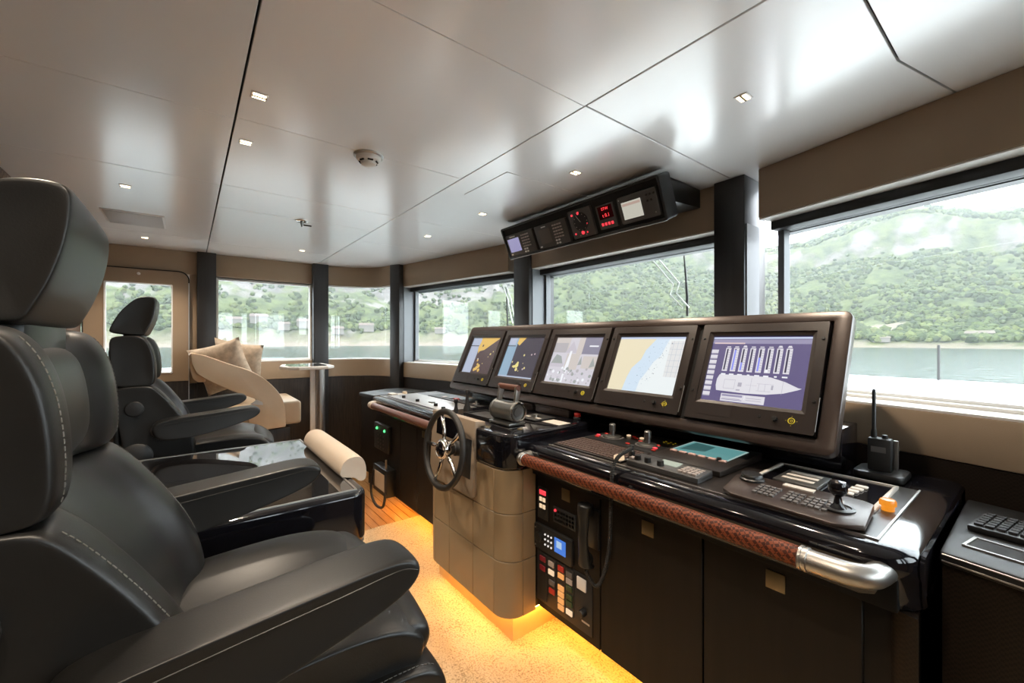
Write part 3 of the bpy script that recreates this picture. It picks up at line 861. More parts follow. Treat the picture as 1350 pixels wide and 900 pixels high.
def pillow(c, w, h, t, Rm, label):
    g = G(); n = 14; vs = []
    for side in (1, -1):
        for i in range(n + 1):
            for j in range(n + 1):
                u, v = -1 + 2 * i / n, -1 + 2 * j / n
                k = max(0, (1 - abs(u) ** 2.2)) ** .5 * max(0, (1 - abs(v) ** 2.2)) ** .5
                pin = 1 - .09 * (1 - abs(v)) ** 0 * (1 - u * u) * abs(v) ** 3
                pin2 = 1 - .09 * (1 - v * v) * abs(u) ** 3
                wr = 1 + .16 * noise.noise(Vector((u * 2.2, v * 2.2, side * 3.)))
                vs.append(Vector(c) + Rm @ Vector((side * t * .5 * k * wr, u * w / 2 * pin2, v * h / 2 * pin)))
    fs = []; m_ = (n + 1) ** 2
    for s_ in (0, 1):
        for i in range(n):
            for j in range(n):
                a = s_ * m_ + i * (n + 1) + j; fs.append((a, a + 1, a + n + 2, a + n + 1))
    g.add(vs, fs)
    return tag(O('pillow', g, M['fabric'], smooth=180, merge=True), label, 'cushion', 'beige pillows on the sofa')


R_ = lambda rx, ry, rz: Matrix.Rotation(radians(rz), 3, 'Z') @ Matrix.Rotation(radians(ry), 3, 'Y') @ Matrix.Rotation(radians(rx), 3, 'X')
pillow((.235, 4.24, 1.125), .42, .42, .16, R_(-16, -14, 62), 'beige damask pillow nearest on the sofa, behind the curved arm')
pillow((.36, 4.50, 1.115), .45, .46, .16, R_(9, -10, 50), 'beige damask pillow standing at the back, nearer the window glass')

stb = E('side_table', (.915, 3.96, 0), 'small steel side table on a round post beside the sofa', 'side table')
O('table_top', G().prism([(.60, 3.93), (.63, 3.72), (.70, 3.66), (.93, 3.70), (1.00, 3.80), (1.00, 4.20), (.95, 4.27), (.66, 4.20)], 'z', 1.108, 1.132), M['tanlight'], stb, bev=.005)
O('table_inlay', G().prism([(.64, 3.93), (.67, 3.75), (.92, 3.74), (.96, 3.83), (.96, 4.18), (.69, 4.16)], 'z', 1.130, 1.1345), M['tableglass'], stb)
O('post', G().lathe([(.060, .015), (.060, .03), (.038, .04), (.038, 1.112)], (.925, 3.96, 0), n=24), M['steel'], stb)
O('bracket_plate', G().box(.845, 3.955, .10, .885, 3.975, 1.112), M['tanlight'], stb, bev=.004)

# ================================================================== HELM CONSOLE
CF = 1.222       # front plane of the cabinets
ZB = .183        # underside of the cabinets


def wing(y0, y1, doors, label, end):
    """one low wing of the console: cabinet, rounded lacquer top, doors, kick, led"""
    r = E('console_cabinet', (1.6, (y0 + y1) / 2, 0), label, 'console', None)
    bx = CF + .018
    O('carcass', G().box(bx, y0 + (.05 if end < 0 else 0), ZB + .004, 1.93, y1 - (.05 if end > 0 else 0), .77), M['cabinet'], r, bev=.004)
    prof = [(1.62, .765), (1.205, .765), (1.190, .79), (1.186, .83), (1.168, .845), (1.160, .868), (1.166, .890), (1.185, .899), (1.215, .9005), (1.60, .9005), (1.70, .9005), (1.70, .90), (1.93, .90), (1.93, .765)]
    g = G(); n_ = 6; st = []
    ylist = [y0, y1]
    if end < 0: ylist = [y0 + .004, y0, y0 + .012, y0 + .045, y0 + .10, y1]
    else: ylist = [y0, y1 - .10, y1 - .045, y1 - .012, y1, y1 - .004]
    for y in ylist:
        d = (y - y0) if end < 0 else (y1 - y); d = max(0, min(d, .10)) / .10
        back = .075 * (1 - sqrt(max(0, 1 - (1 - d) ** 2)))
        low = .018 * (1 - sqrt(max(0, 1 - (1 - min(1, d * 3)) ** 2)))
        st.append([(min(1.93, p[0] + back), y, p[1] - (low if p[1] > .88 else 0)) for p in prof])
    O('lacquer_top', g.loft(st), M['gloss'], r, bev=0, smooth=50)
    O('shade_cover', G().box(1.196, y0 + (.035 if end < 0 else .01), .764, 1.30, y1 - (.055 if end > 0 else .002), .840), M['recess_shade'], r, bev=.004)  # dark matt box added over the front, painting in the shade under the bullnose
    for a, b in doors: O('door', G().box(CF, a + .0025, ZB, CF + .018, b - .0025, .756), M['cabinet'], r, bev=.002, seg=1)
    # plinth set back under the cabinet
    O('kick_board', G().box(1.405, y0 + .03, 0, 1.44, y1 - .03, ZB), M['kick'], r)
    O('led_strip', G().box(1.375, y0 + .05, ZB - .010, 1.385, y1 - .02, ZB - .004), M['led'], r, smooth=0)
    return r


cr = wing(.165, 1.398, [(.262, .64), (.64, 1.035), (1.035, 1.397)], 'dark console wing under the two nearest monitors, right of the wheel', -1)
O('rounded_corner', G().loft([[(CF + .002 + .11 * (1 - sin(t)), .26 - .088 * (1 - cos(t)) / 1, z) for t in [pi / 2 - i * pi / 2 / 8 for i in range(9)]] + [(1.93, .175, z), (1.93, .262, z)] for z in (ZB, .756)]), M['darkweave'], cr, smooth=60)
cl = wing(2.135, 3.40, [(2.135, 2.62), (2.62, 2.90), (2.90, 3.395)], 'dark console wing beyond the steering wheel, with the intercom on its end', 1)
for yy in (.83, .444, 1.215):
    O('door_latch', G().box(CF - .003, yy - .023, .692, CF + .001, yy + .023, .740), M['brass'], cr, bev=.001)
for yy, zz in ((2.52, .735),):
    O('door_latch', G().box(CF - .003, yy - .02, zz - .025, CF + .001, yy + .02, zz + .02), M['brass'], cl, bev=.001)
# metal edged instrument plates on both wings
for r_, a, b in ((cr, .236, 1.318), (cl, 2.22, 3.30)):
    O('top_plate', G().box(1.226, a + .004, .8985, 1.716, b - .004, .903), M['topplate'] if r_ is cr else M['podside'], r_)  # far wing plate coloured lighter to imitate window sheen
    g = G().box(1.220, a, .8985, 1.2255, b, .9045)
    if r_ is cr: g.box(1.2255, a, .8985, 1.72, a + .0045, .9045)
    O('edge_strip', g, M['steel'], r_)

# steering pedestal
pd = E('steering_pedestal', (1.3, 1.76, 0), 'taupe leather tiled pedestal with black lacquer top carrying the wheel', 'pedestal')
PX, PY0, PY1, PR = 1.055, 1.40, 2.13, .09
def pout(off, n=7):
    """pedestal outline in plan from the right side round both front corners"""
    o_ = []
    for i in range(n + 1):
        a = pi / 2 * i / n; o_.append((PX + off + PR - PR * sin(a) * 1.0, PY0 + off + PR - PR * cos(a)))
    for i in range(n + 1):
        a = pi / 2 * i / n; o_.append((PX + off + PR - PR * cos(a), PY1 - off - PR + PR * sin(a)))
    return o_
O('core', G().prism([(1.60, PY0 + .012)] + pout(.012) + [(1.60, PY1 - .012)], 'z', .16, .80), M['dark'], pd)
O('lacquer_top', G().prism([(1.66, PY0)] + pout(-.004) + [(1.66, PY1)], 'z', .792, .945), M['gloss'], pd, bev=.012, seg=3)
zr = [.153, .395, .600, .790]
def tile(pts, z0, z1): O('leather_tile', G().prism(pts, 'z', z0 + .0012, z1 - .0012), M['pedestal'], pd, bev=.0022, seg=1)
arcR = [(PX + PR - PR * sin(a), PY0 + PR - PR * cos(a)) for a in [pi / 2 * i / 7 for i in range(8)]]
arcL = [(PX + PR - PR * cos(a), PY1 - PR + PR * sin(a)) for a in [pi / 2 * i / 7 for i in range(8)]]
th = .014
def shell_arc(arc_, cxy): return arc_ + [(cxy[0] + (p[0] - cxy[0]) * (1 - th / PR), cxy[1] + (p[1] - cxy[1]) * (1 - th / PR)) for p in reversed(arc_)]
for z0, z1 in zip(zr, zr[1:]):
    tile([(PX + PR + .002, PY0), (CF - .002, PY0), (CF - .002, PY0 + th), (PX + PR + .002, PY0 + th)], z0, z1)
    tile(shell_arc(arcR, (PX + PR, PY0 + PR)), z0, z1)
    ycs = [PY0 + PR, 1.66, 1.884, PY1 - PR]
    for a, b in zip(ycs, ycs[1:]): tile([(PX, a + .001), (PX, b - .001), (PX + th, b - .001), (PX + th, a + .001)], z0, z1)
    tile(shell_arc(arcL, (PX + PR, PY1 - PR)), z0, z1)
    tile([(PX + PR + .002, PY1), (CF - .002, PY1), (CF - .002, PY1 - th), (PX + PR + .002, PY1 - th)], z0, z1)
O('kick_board', G().prism([(1.42, 1.464), (1.14, 1.464), (1.14, 2.15), (1.42, 2.15)], 'z', 0, .150), M['kick'], pd)
O('led_strip', G().box(1.112, 1.47, .140, 1.120, 2.10, .148), M['led'], pd, smooth=0)
O('led_strip', G().box(1.15, 1.432, .140, 1.38, 1.440, .148), M['led'], pd, smooth=0)
# tilted bracket plate behind the wheel
def brk(d, y, h): # along tilted face; d outward
    return (1.026 + .021 * (h - .630) / .345 - d, y, h)
g = G()
BY, BZ = 1.625, 2.05
g.add([brk(0, BY, .625), brk(0, BZ, .625), brk(0, BZ, .975), brk(0, BY, .975), brk(-.028, BY, .625), brk(-.028, BZ, .625), (1.105, BZ, .968), (1.105, BY, .968), (1.105, BY, .945), (1.105, BZ, .945), brk(-.028, BZ, .945), brk(-.028, BY, .945)],
      [(0, 1, 2, 3), (3, 2, 6, 7), (7, 6, 9, 8), (8, 9, 10, 11), (11, 10, 5, 4), (4, 5, 1, 0), (0, 3, 7, 8, 11, 4), (1, 5, 10, 9, 6, 2)])
bk = O('wheel_bracket', g, M['bracket'], pd, bev=.006)
g = G(); g.add([brk(.003, 1.645, .705), brk(.003, 1.735, .705), brk(.003, 1.735, .885), brk(.003, 1.645, .885), brk(-.01, 1.645, .705), brk(-.01, 1.735, .705), brk(-.01, 1.735, .885), brk(-.01, 1.645, .885)], [(0, 1, 2, 3), (4, 7, 6, 5), (0, 4, 5, 1), (1, 5, 6, 2), (2, 6, 7, 3), (3, 7, 4, 0)])
O('gland_plate', g, M['satin'], bk, bev=.003)
g = G(); g.add([brk(.002, 1.76, .86), brk(.002, 1.99, .86), brk(.002, 1.99, .955), brk(.002, 1.76, .955), brk(-.01, 1.76, .86), brk(-.01, 1.99, .86), brk(-.01, 1.99, .955), brk(-.01, 1.76, .955)], [(0, 1, 2, 3), (4, 7, 6, 5), (0, 4, 5, 1), (1, 5, 6, 2), (2, 6, 7, 3), (3, 7, 4, 0)])
O('black_inset', g, M['gloss'], bk)

# steering wheel
WC = Vector((.930, 1.715, .848)); wt = radians(7)
wn_ = Vector((-cos(wt), 0, sin(wt))); wu = Vector((sin(wt), 0, cos(wt))); wr_ = Vector((0, -1, 0))
RW = .171
def wp(a, r, d=0): return WC + wr_ * r * cos(a) + wu * r * sin(a) + wn_ * d
sw = O('steering_wheel', G().tube([wp(2 * pi * i / 56, RW) for i in range(56)], .0145, 12, closed=True), M['rubber'], pd, smooth=180, label='black rimmed steering wheel with five chrome spokes')
for k_ in range(5):
    a = radians(36 + 72 * k_)
    O('spoke', G().tube([wp(a, .03, -.005), wp(a, .09, -.010), wp(a, RW - .005, 0)], [.011, .009, .0085], 10), M['chrome'], sw, smooth=180)
O('hub', G().lathe([(.030, -.045), (.040, -.02), (.046, -.005), (.046, .012), (.040, .020), (.034, .022), (.030, .016), (.004, .014)], WC, wn_, 28), M['chrome'], sw)
O('hub_cap', G().lathe([(.029, .014), (.029, .020), (.022, .025), (.002, .027)], WC, wn_, 24), M['gloss'], sw)
O('shaft', G().lathe([(.034, -.125), (.034, -.06), (.024, -.055), (.024, -.03)], WC, wn_, 20), M['satin'], sw)

# monitor housing: sloping panel over the wings
hs = E('monitor_housing', (1.7, 1.58, .9), 'long sloping brown housing holding the five console monitors', 'console')
PS = Vector((.2, 0, .44)).normalized(); PN = Vector((-.44, 0, .2)).normalized()
def pp(y, s, d=0.): return Vector((1.55, y, 1.0)) + PS * s + PN * d
def slab(name, y0, y1, s0, s1, d0, d1, m, par, bev=0., r=0):
    if r:
        o_ = rrect(y0, y1, s0, s1, r)
    else: o_ = [(y0, s0), (y1, s0), (y1, s1), (y0, s1)]
    n_ = len(o_); g_ = G()
    g_.add([pp(a, b, d0) for a, b in o_] + [pp(a, b, d1) for a, b in o_], [tuple(range(n_)), tuple(range(n_, 2 * n_))] + [(i, (i + 1) % n_, n_ + (i + 1) % n_, n_ + i) for i in range(n_)])
    return O(name, g_, m, par, bev=bev)
def ringslab(outer, inner, d0, d1, g=None):
    n_ = len(outer); g = g or G()
    vs = [pp(a, b, d0) for a, b in outer] + [pp(a, b, d0) for a, b in inner] + [pp(a, b, d1) for a, b in outer] + [pp(a, b, d1) for a, b in inner]
    fs = []
    for i in range(n_):
        j = (i + 1) % n_
        fs += [(i, j, n_ + j, n_ + i), (2 * n_ + i, 3 * n_ + i, 3 * n_ + j, 2 * n_ + j), (i, 2 * n_ + i, 2 * n_ + j, j), (n_ + i, n_ + j, 3 * n_ + j, 3 * n_ + i)]
    return g.add(vs, fs)
O('front_frame', ringslab(rrect(.402, 2.768, -.006, .494, .028), rrect(.452, 2.735, .040, .456, .004), -.045, .0), M['brown'], hs, bev=.004)
slab('back_plate', .412, 2.758, .004, .484, -.035, -.020, M['dark'], hs)
# tapering body behind the frame
g = G(); o1 = rrect(.404, 2.766, -.002, .490, .028)
r1 = [pp(a, b, -.0452) for a, b in o1]
r2 = [pp(.43 + (a - .404) / (2.362) * 2.31, .02 + (b + .002) / .492 * .44, -.15) for a, b in o1]
O('housing_body', g.loft([r1, r2]), M['podside'], hs, bev=.003)
O('riser', G().box(1.735, .43, .9035, 1.92, 2.74, 1.05), M['gloss'], hs, bev=.004)

# the five monitors
mons = [(2.292, 2.724), (1.836, 2.270), (1.382, 1.818), (.925, 1.363), (.459, .895)]
mlab = ['leftmost console monitor, radar picture with pale strip and yellow land across its top', 'second console monitor from left, dark radar picture with one yellow corner',
        'middle console monitor showing four grey camera views', 'console monitor showing a yellow and pale blue sea chart', 'nearest console monitor, violet screen with tank gauges and a ship plan']
cols = dict(rd1=(.085, .055, .060), rd2=(.055, .048, .070), strip=(.42, .47, .60), strip2=(.27, .40, .52), land=(.72, .47, .12), yel=(.80, .70, .25), wht=(.85, .87, .92), pnk=(.70, .55, .55),
            cv1=(.45, .43, .45), cv2=(.60, .55, .52), cv3=(.25, .24, .32), cv4=(.62, .60, .66), cv5=(.34, .37, .36), cv6=(.55, .52, .58), chy=(.80, .72, .52), chb=(.62, .74, .86), chp=(.80, .85, .86), chw=(.74, .74, .74), ink=(.10, .12, .16),
            vio=(.12, .10, .22), vil=(.30, .28, .42), blu=(.25, .28, .85), shp=(.72, .71, .76), bar=(.70, .68, .74), drk=(.05, .045, .09), hdr=(.55, .62, .80), lin=(.42, .41, .48), chl=(.48, .55, .62))
emc = {k_: em('screen_' + k_, v, .95) for k_, v in cols.items()}
def screen_image(par, y0, y1, s0, s1, polys):
    """polys: (colour, [(u, v)...]) with u to the right, v up, on the glass"""
    names = list(dict.fromkeys(c for c, _ in polys)); g_ = G()
    for i, (c, pts) in enumerate(polys):
        g_.cur = names.index(c)
        g_.add([pp(y1 - u * (y1 - y0), s0 + v * (s1 - s0), -.0030 + i * 1.2e-5) for u, v in pts], [tuple(range(len(pts)))])
    return O('screen_image', g_, [emc[c] for c in names], par, smooth=0)
R4 = lambda a, b, c, d: [(a, b), (c, b), (c, d), (a, d)]
def blob(u, v, r, asp=1.25, n=8): return [(u + r * cos(2 * pi * i / n), v + r * asp * sin(2 * pi * i / n)) for i in range(n)]
def img_radar1():
    p = [('rd1', R4(0, 0, 1, 1)), ('strip', R4(0, 0, .33, 1)), ('rd2', R4(.0, .76, .30, .785)), ('land', [(.33, 1), (.33, .86), (.30, .72), (.36, .55), (.40, .62), (.55, .66), (.98, .99), (.99, 1)]), ('rd1', blob(.46, .78, .03))]
    for u, v, r in ((.45, .36, .030), (.50, .14, .05), (.56, .20, .045), (.44, .1, .04), (.6, .09, .04), (.83, .55, .025), (.78, .47, .012), (.66, .28, .012), (.9, .62, .016), (.5, .25, .03)): p.append(('land' if r > .026 else 'yel', blob(u, v, r)))
    p.append(('wht', blob(.44, .40, .016))); return p
def img_radar2():
    p = [('rd2', R4(0, 0, 1, 1)), ('strip2', R4(0, 0, .27, 1)), ('strip', R4(0, .82, .22, 1)), ('rd1', R4(0, .78, .24, .80)), ('strip', R4(0, 0, 1, .035)), ('land', [(.27, 1), (.26, .86), (.34, .80), (.48, 1)])]
    for u, v, r in ((.58, .56, .022), (.46, .30, .050), (.40, .27, .03), (.48, .20, .035), (.47, .36, .030), (.36, .27, .02), (.70, .25, .022), (.62, .36, .010), (.30, .38, .018), (.55, .17, .012)): p.append(('yel' if r < .06 else 'land', blob(u, v, r)))
    for u, v in ((.78, .58), (.86, .60), (.66, .22)): p.append(('pnk', blob(u, v, .018)))
    return p
def img_cctv():
    rnd = random.Random(3)
    p = [('cv4', R4(0, 0, 1, 1)), ('cv2', R4(0, .66, .33, 1)), ('cv1', R4(0, .66, .30, .88)), ('cv6', [(.28, .66), (.40, .92), (.55, .66)]), ('cv2', R4(.52, .62, .64, 1)), ('cv3', R4(.64, .64, 1, 1)), ('wht', R4(.76, .80, .94, .83)),
         ('cv5', [(0, .36), (.10, .62), (.22, .58), (.32, .36)]), ('cv6', R4(.0, .34, .32, .42)), ('cv2', R4(.34, .3, .62, .64)), ('wht', [(.36, .30), (.39, .70), (.43, .70), (.44, .30)]), ('cv5', [(.62, .40), (.66, .60), (.70, .42)]), ('cv2', R4(.70, .34, .98, .60)), ('cv5', [(.86, .36), (.90, .58), (.97, .40)])]
    for i in range(90): p.append((rnd.choice(('cv1', 'cv4', 'wht', 'cv6', 'cv5')), blob(rnd.uniform(.03, .97), rnd.uniform(.03, .33), rnd.uniform(.008, .032), n=6)))
    p.append(('wht', R4(.36, .02, .40, .2))); return p
def img_chart():
    rnd = random.Random(5)
    p = [('chp', R4(0, 0, 1, 1)), ('chy', [(0, 0), (0, 1), (.60, 1), (.46, .76), (.42, .58), (.31, .42), (.27, .25), (.24, 0)]), ('chb', [(.60, 1), (.46, .76), (.42, .58), (.31, .42), (.27, .25), (.24, 0), (.46, 0), (.48, .2), (.55, .36), (.62, .55), (.70, .66), (.78, 1)]),
         ('hdr', R4(.0, .965, 1, 1)), ('chw', [(.80, .30), (.80, .93), (1, .93), (1, .30)])]
    for k_ in range(6): p.append(('chl', R4(.80, .38 + k_ * .1, 1, .386 + k_ * .1)))
    for k_ in range(3): p.append(('chl', R4(.84 + k_ * .06, .30, .845 + k_ * .06, .93)))
    for i in range(70):
        v = rnd.uniform(.12, .93); u = .38 + .36 * v + rnd.uniform(-.12, .16)
        p.append((rnd.choice(('ink', 'chl', 'chl')), blob(u, v, rnd.choice((.004, .006, .011 if rnd.random() < .2 else .005)), n=5)))
    return p
def img_tanks():
    p = [('vio', R4(0, 0, 1, 1)), ('hdr', R4(0, .965, 1, .99)), ('vil', R4(0, .89, 1, .955)), ('pnk', R4(.02, .885, .36, .905))]
    for i in range(9): p += [('bar', R4(.005, .74 - i * .082, .085, .79 - i * .082)), ('lin', R4(.005, .725 - i * .082, .085, .74 - i * .082))]
    for i in range(8):
        u = .165 + i * .088; b = .46
        p += [('bar', R4(u, b, u + .058, b + .36)), ('drk', R4(u + .012, b + .02, u + .030, b + .345)), ('bar', R4(u + .008, b + .37, u + .050, b + .385)), ('wht', R4(u + (.0 if i not in (3, 6) else .015), b - .055, u + (.05 if i not in (3, 6) else .04), b - .035))]
        for t_ in range(9): p.append(('lin', R4(u + .036, b + .03 + t_ * .036, u + .055, b + .038 + t_ * .036)))
        if i in (1, 2, 4): p.append(('blu', R4(u + .012, b + .02, u + .030, b + (.33 if i == 1 else .14 if i == 2 else .22))))
        if i == 5: p.append(('wht', R4(u + .01, b + .01, u + .034, b + .05)))
        if i in (2, 6, 7): p.append(('bar', R4(u + .014, b + .385, u + .044, b + .40)))
    hull = [(.15, .09), (.135, .18), (.135, .29), (.155, .37), (.45, .38), (.68, .37), (.82, .31), (.94, .23), (.97, .225), (.94, .20), (.82, .13), (.66, .085), (.45, .075)]
    hull = [(u, v * .86 + .085) for u, v in hull]
    p.append(('shp', hull))
    for a in (R4(.22, .20, .34, .205), R4(.22, .33, .34, .335), R4(.36, .18, .40, .20), R4(.37, .24, .41, .30), R4(.50, .17, .503, .38), R4(.56, .20, .70, .204), R4(.56, .30, .72, .304), R4(.58, .20, .583, .30), R4(.64, .20, .643, .30), R4(.70, .23, .72, .29), R4(.80, .17, .803, .36), R4(.45, .27, .56, .273), R4(.22, .20, .223, .335), R4(.335, .20, .338, .335)): p.append(('lin', a))
    p += [('bar', R4(.215, .015, .66, .125)), ('vil', R4(.225, .085, .44, .115)), ('lin', R4(.23, .05, .42, .06)), ('vil', R4(.225, .035, .44, .045)), ('wht', R4(.46, .055, .465, .115)), ('lin', R4(.48, .08, .63, .088)), ('lin', R4(.48, .05, .63, .058))]
    return p
M['screenglass'] = mat('screen_glass', (.008, .008, .010), .08)
for (y0, y1), lb, img in zip(mons, mlab, (img_radar1, img_radar2, img_cctv, img_chart, img_tanks)):
    r = E('monitor', pp((y0 + y1) / 2, .05), lb, 'monitor', 'row of five console monitors')
    o_ = rrect(y0, y1, .047, .449, .004, 2); yi0, yi1 = y0 + .045, y1 - .045
    i_ = rrect(yi0, yi1, .127, .401, .003, 2)
    im = rrect(yi0 - .014, yi1 + .014, .113, .415, .003, 2)
    gb = ringslab(o_, im, -.018, .012); n_ = len(o_)
    vs = [pp(a, b, .009) for a, b in im] + [pp(a, b, .004) for a, b in i_] + [pp(a, b, -.004) for a, b in i_]
    gb.add(vs, [(i, (i + 1) % n_, n_ + (i + 1) % n_, n_ + i) for i in range(n_)] + [(n_ + i, n_ + (i + 1) % n_, 2 * n_ + (i + 1) % n_, 2 * n_ + i) for i in range(n_)])
    O('bezel', gb, M['bezel'], r, smooth=20)
    sc_ = slab('screen', yi0 - .002, yi1 + .002, .125, .403, -.012, -.0032, M['screenglass'], r)
    screen_image(sc_, yi0, yi1, .128, .400, img())
    pc = pp(y0 + .066, .085, .0128)
    kn = O('power_ring', G().tube([pc + PS * .0095 * cos(2 * pi * q / 20) + Vector((0, .0095 * sin(2 * pi * q / 20), 0)) for q in range(20)], .0015, 6, closed=True), M['yellow'], r, label='yellow ring')
    O('power_mark', G().tube([pc + PS * .0036 * cos(2 * pi * q / 12) + Vector((0, .0036 * sin(2 * pi * q / 12), 0)) for q in range(12)], .0010, 6, closed=True), M['yellow'], kn)
    g = G()
    for a in range(4 if y0 < 1 else 0): g.boxm(Matrix.Translation(pp(y0 + .066 + .0160 * cos(a * pi / 2), .085 + .0160 * sin(a * pi / 2), .0123)) , .0012, .0022, .0016)
    if y0 < 1: O('ring_mark', g, M['yellow'], kn)
    O('knob', G().lathe([(.009, 0), (.008, .012), (.001, .013)], pp(y0 + .115, .085, .012), PN, 12), M['black'], r)
    O('sensor', G().lathe([(.006, 0), (.005, .002), (.001, .002)], pp(y0 + .165, .087, .012), PN, 10), M['black'], r)
    for sy in (y0 + .012, y1 - .012):
        for ss in (.160, .385): O('screw', G().lathe([(.006, 0), (.005, .004), (.001, .004)], pp(sy, ss, .012), PN, 8), M['black'], r)
    slab('name_plate', y1 - .175, y1 - .05, .066, .106, .0115, .0128, M['bezel'], r)
    O('hinge_edge', G().tube([pp(y0 - .002, .06, .010), pp(y0 - .002, .175, .010)], .0016, 6), M['steel'], r)

# ------------------------------------------------------------------ grab rails
RX, RZ = 1.11, .852
def grabrail(ya, yb, yc0, yc1, label, endm, m):
    """ya..yb wrapped length; yc0/yc1 ends turning in to the console"""
    r = E('grab_rail', (RX, (ya + yb) / 2, RZ), label, 'handrail')
    O('wrapped_bar', G().tube([(RX, ya + (yb - ya) * i / 30, RZ) for i in range(31)], .0235, 16), m, r, smooth=60)
    for y_, tgt in ((ya, yc0), (yb, yc1)):
        sg = 1 if tgt > y_ else -1
        L_ = abs(tgt - y_)
        pts = [(RX, y_, RZ), (RX, y_ + sg * L_ * .45, RZ), (RX + .004, y_ + sg * L_ * .70, RZ), (RX + .022, y_ + sg * L_ * .92, RZ), (RX + .052, tgt, RZ), (RX + .10, tgt + sg * .004, RZ - .004)]
        O('end_bend', G().tube(spl(pts, 6), .0245, 16), endm, r, smooth=60)
        O('collar', G().lathe([(.0245, -.010), (.0275, -.008), (.0275, -.003), (.0255, -.002), (.0255, .002), (.0275, .003), (.0275, .008), (.0245, .010)], (RX, y_ + sg * .006, RZ), (0, 1, 0), 18), endm, r)
    O('standoff', G().tube([(RX, (ya + yb) / 2 + .02, RZ), (RX + .08, (ya + yb) / 2 + .02, RZ - .012)], .010, 10), M['darkmetal'], r)
    return r
grabrail(.350, 1.345, .225, 1.372, 'red-brown braided grab rail with steel ends along the nearest console wing', M['steel'], M['rail'])
grabrail(2.19, 3.14, 2.16, 3.24, 'red-brown leather grab rail along the console wing beyond the wheel', M['padbeige'], M['railplain'])

# ------------------------------------------------------------------ side counters next to both ends
def counter(pts, label, ins=None):
    r = E('side_counter', (1.6, sum(p[1] for p in pts) / len(pts), 0), label, 'counter')
    O('counter_top', G().prism(pts, 'z', .828, .860), M['satin'], r, bev=.008)
    c_ = (1.85, sum(p[1] for p in pts) / len(pts))
    ip = [(c_[0] + (p[0] - c_[0]) * .965, c_[1] + (p[1] - c_[1]) * .985) for p in pts]
    O('cabinet', G().prism(ip, 'z', .145, .828), M['darkweave'], r)
    ip = [(c_[0] + (p[0] - c_[0]) * .85, c_[1] + (p[1] - c_[1]) * .95) for p in pts]
    O('kick_board', G().prism(ip, 'z', 0, .145), M['darkwood'], r)
    return r
sc1 = counter([(1.385, .160), (1.36, .03), (1.27, -.42), (1.75, -.50), (1.885, .06), (1.905, .160)], 'black side counter at the right edge carrying the keyboard')
for zz in (.853, .838): O('front_edge', G().tube([(1.384, .155, zz), (1.359, .03, zz), (1.269, -.42, zz)], .0022, 6), M['steel'], sc1)
sc2 = counter([(1.34, 3.41), (1.265, 3.97), (1.58, 4.10), (1.76, 4.08), (1.88, 3.41)], 'dark side counter in the far corner beyond the console end')

# LED glow under the far counter comes from the wing strips
# ================================================================== THINGS ON THE NEAREST WING (top z = .903)
ZT = .9032
def keypad(g, o, ux, uy, nx, ny, sx, sy, kx, ky, h):
    """nx by ny little keys starting at o, steps along ux, uy"""
    for i in range(nx):
        for j in range(ny):
            c = Vector(o) + Vector(ux) * (i * sx) + Vector(uy) * (j * sy)
            X_, Y_ = Vector(ux), Vector(uy); Z_ = X_.cross(Y_)
            Mx = Matrix.Translation(c + Z_ * h / 2) @ Matrix((X_, Y_, Z_)).transposed().to_4x4()
            g.boxm(Mx, kx, ky, h)
    return g
LY = (0, -1, 0); LX = (1, 0, 0)
r = E('key_panel', (1.33, 1.14, ZT), 'brown membrane key panel at the near wing end beside the pedestal', 'control panel')
O('panel_plate', G().box(1.235, .955, ZT, 1.425, 1.305, ZT + .006), M['topplate'], r, bev=.002)
O('keys', keypad(G(), (1.255, 1.29, ZT + .006), LY, LX, 20, 7, .0165, .0235, .012, .017, .003), mat('brown_key', (.095, .060, .050), .5), r, kind='stuff', smooth=0)
r = E('thruster_panel', (1.55, 1.14, ZT), 'black control panel with two grey knobs and red lamps below the chart monitor', 'control panel')
O('panel_plate', G().box(1.435, .935, ZT, 1.655, 1.310, ZT + .005), M['black'], r, bev=.002)
for yy in (1.225, 1.04):
    kb = O('lever_knob', G().lathe([(.040, .005), (.040, .009), (.034, .012), (.012, .014), (.011, .030), (.015, .032), (.015, .062), (.010, .066), (.001, .066)], (1.53, yy, ZT), n=18), M['darkmetal'], r)
    O('dial_ring', G().lathe([(.052, .0045), (.052, .0068), (.044, .0070), (.044, .0045)], (1.53, yy, ZT), n=24), M['key'], r)
for yy, xx in ((1.285, 1.505), (1.27, 1.475), (1.10, 1.475), (.985, 1.50), (1.00, 1.545), (1.09, 1.55), (1.135, 1.585), (1.16, 1.60), (.97, 1.465), (1.275, 1.55)):
    O('lamp_key', G().box(xx - .006, yy - .009, ZT + .005, xx + .006, yy + .009, ZT + .011), M['redglow'] if yy in (1.285, .985) else M['red'], r, bev=.002, seg=1)
for yy in (1.12, 1.19): O('pale_key', G().box(1.595, yy - .008, ZT + .005, 1.611, yy + .008, ZT + .011), M['paleglow'], r, bev=.002, seg=1)
O('small_keys', keypad(G(), (1.62, 1.02, ZT + .005), LY, LX, 3, 2, .022, .018, .007, .006, .004), M['yellow'], r, smooth=0)

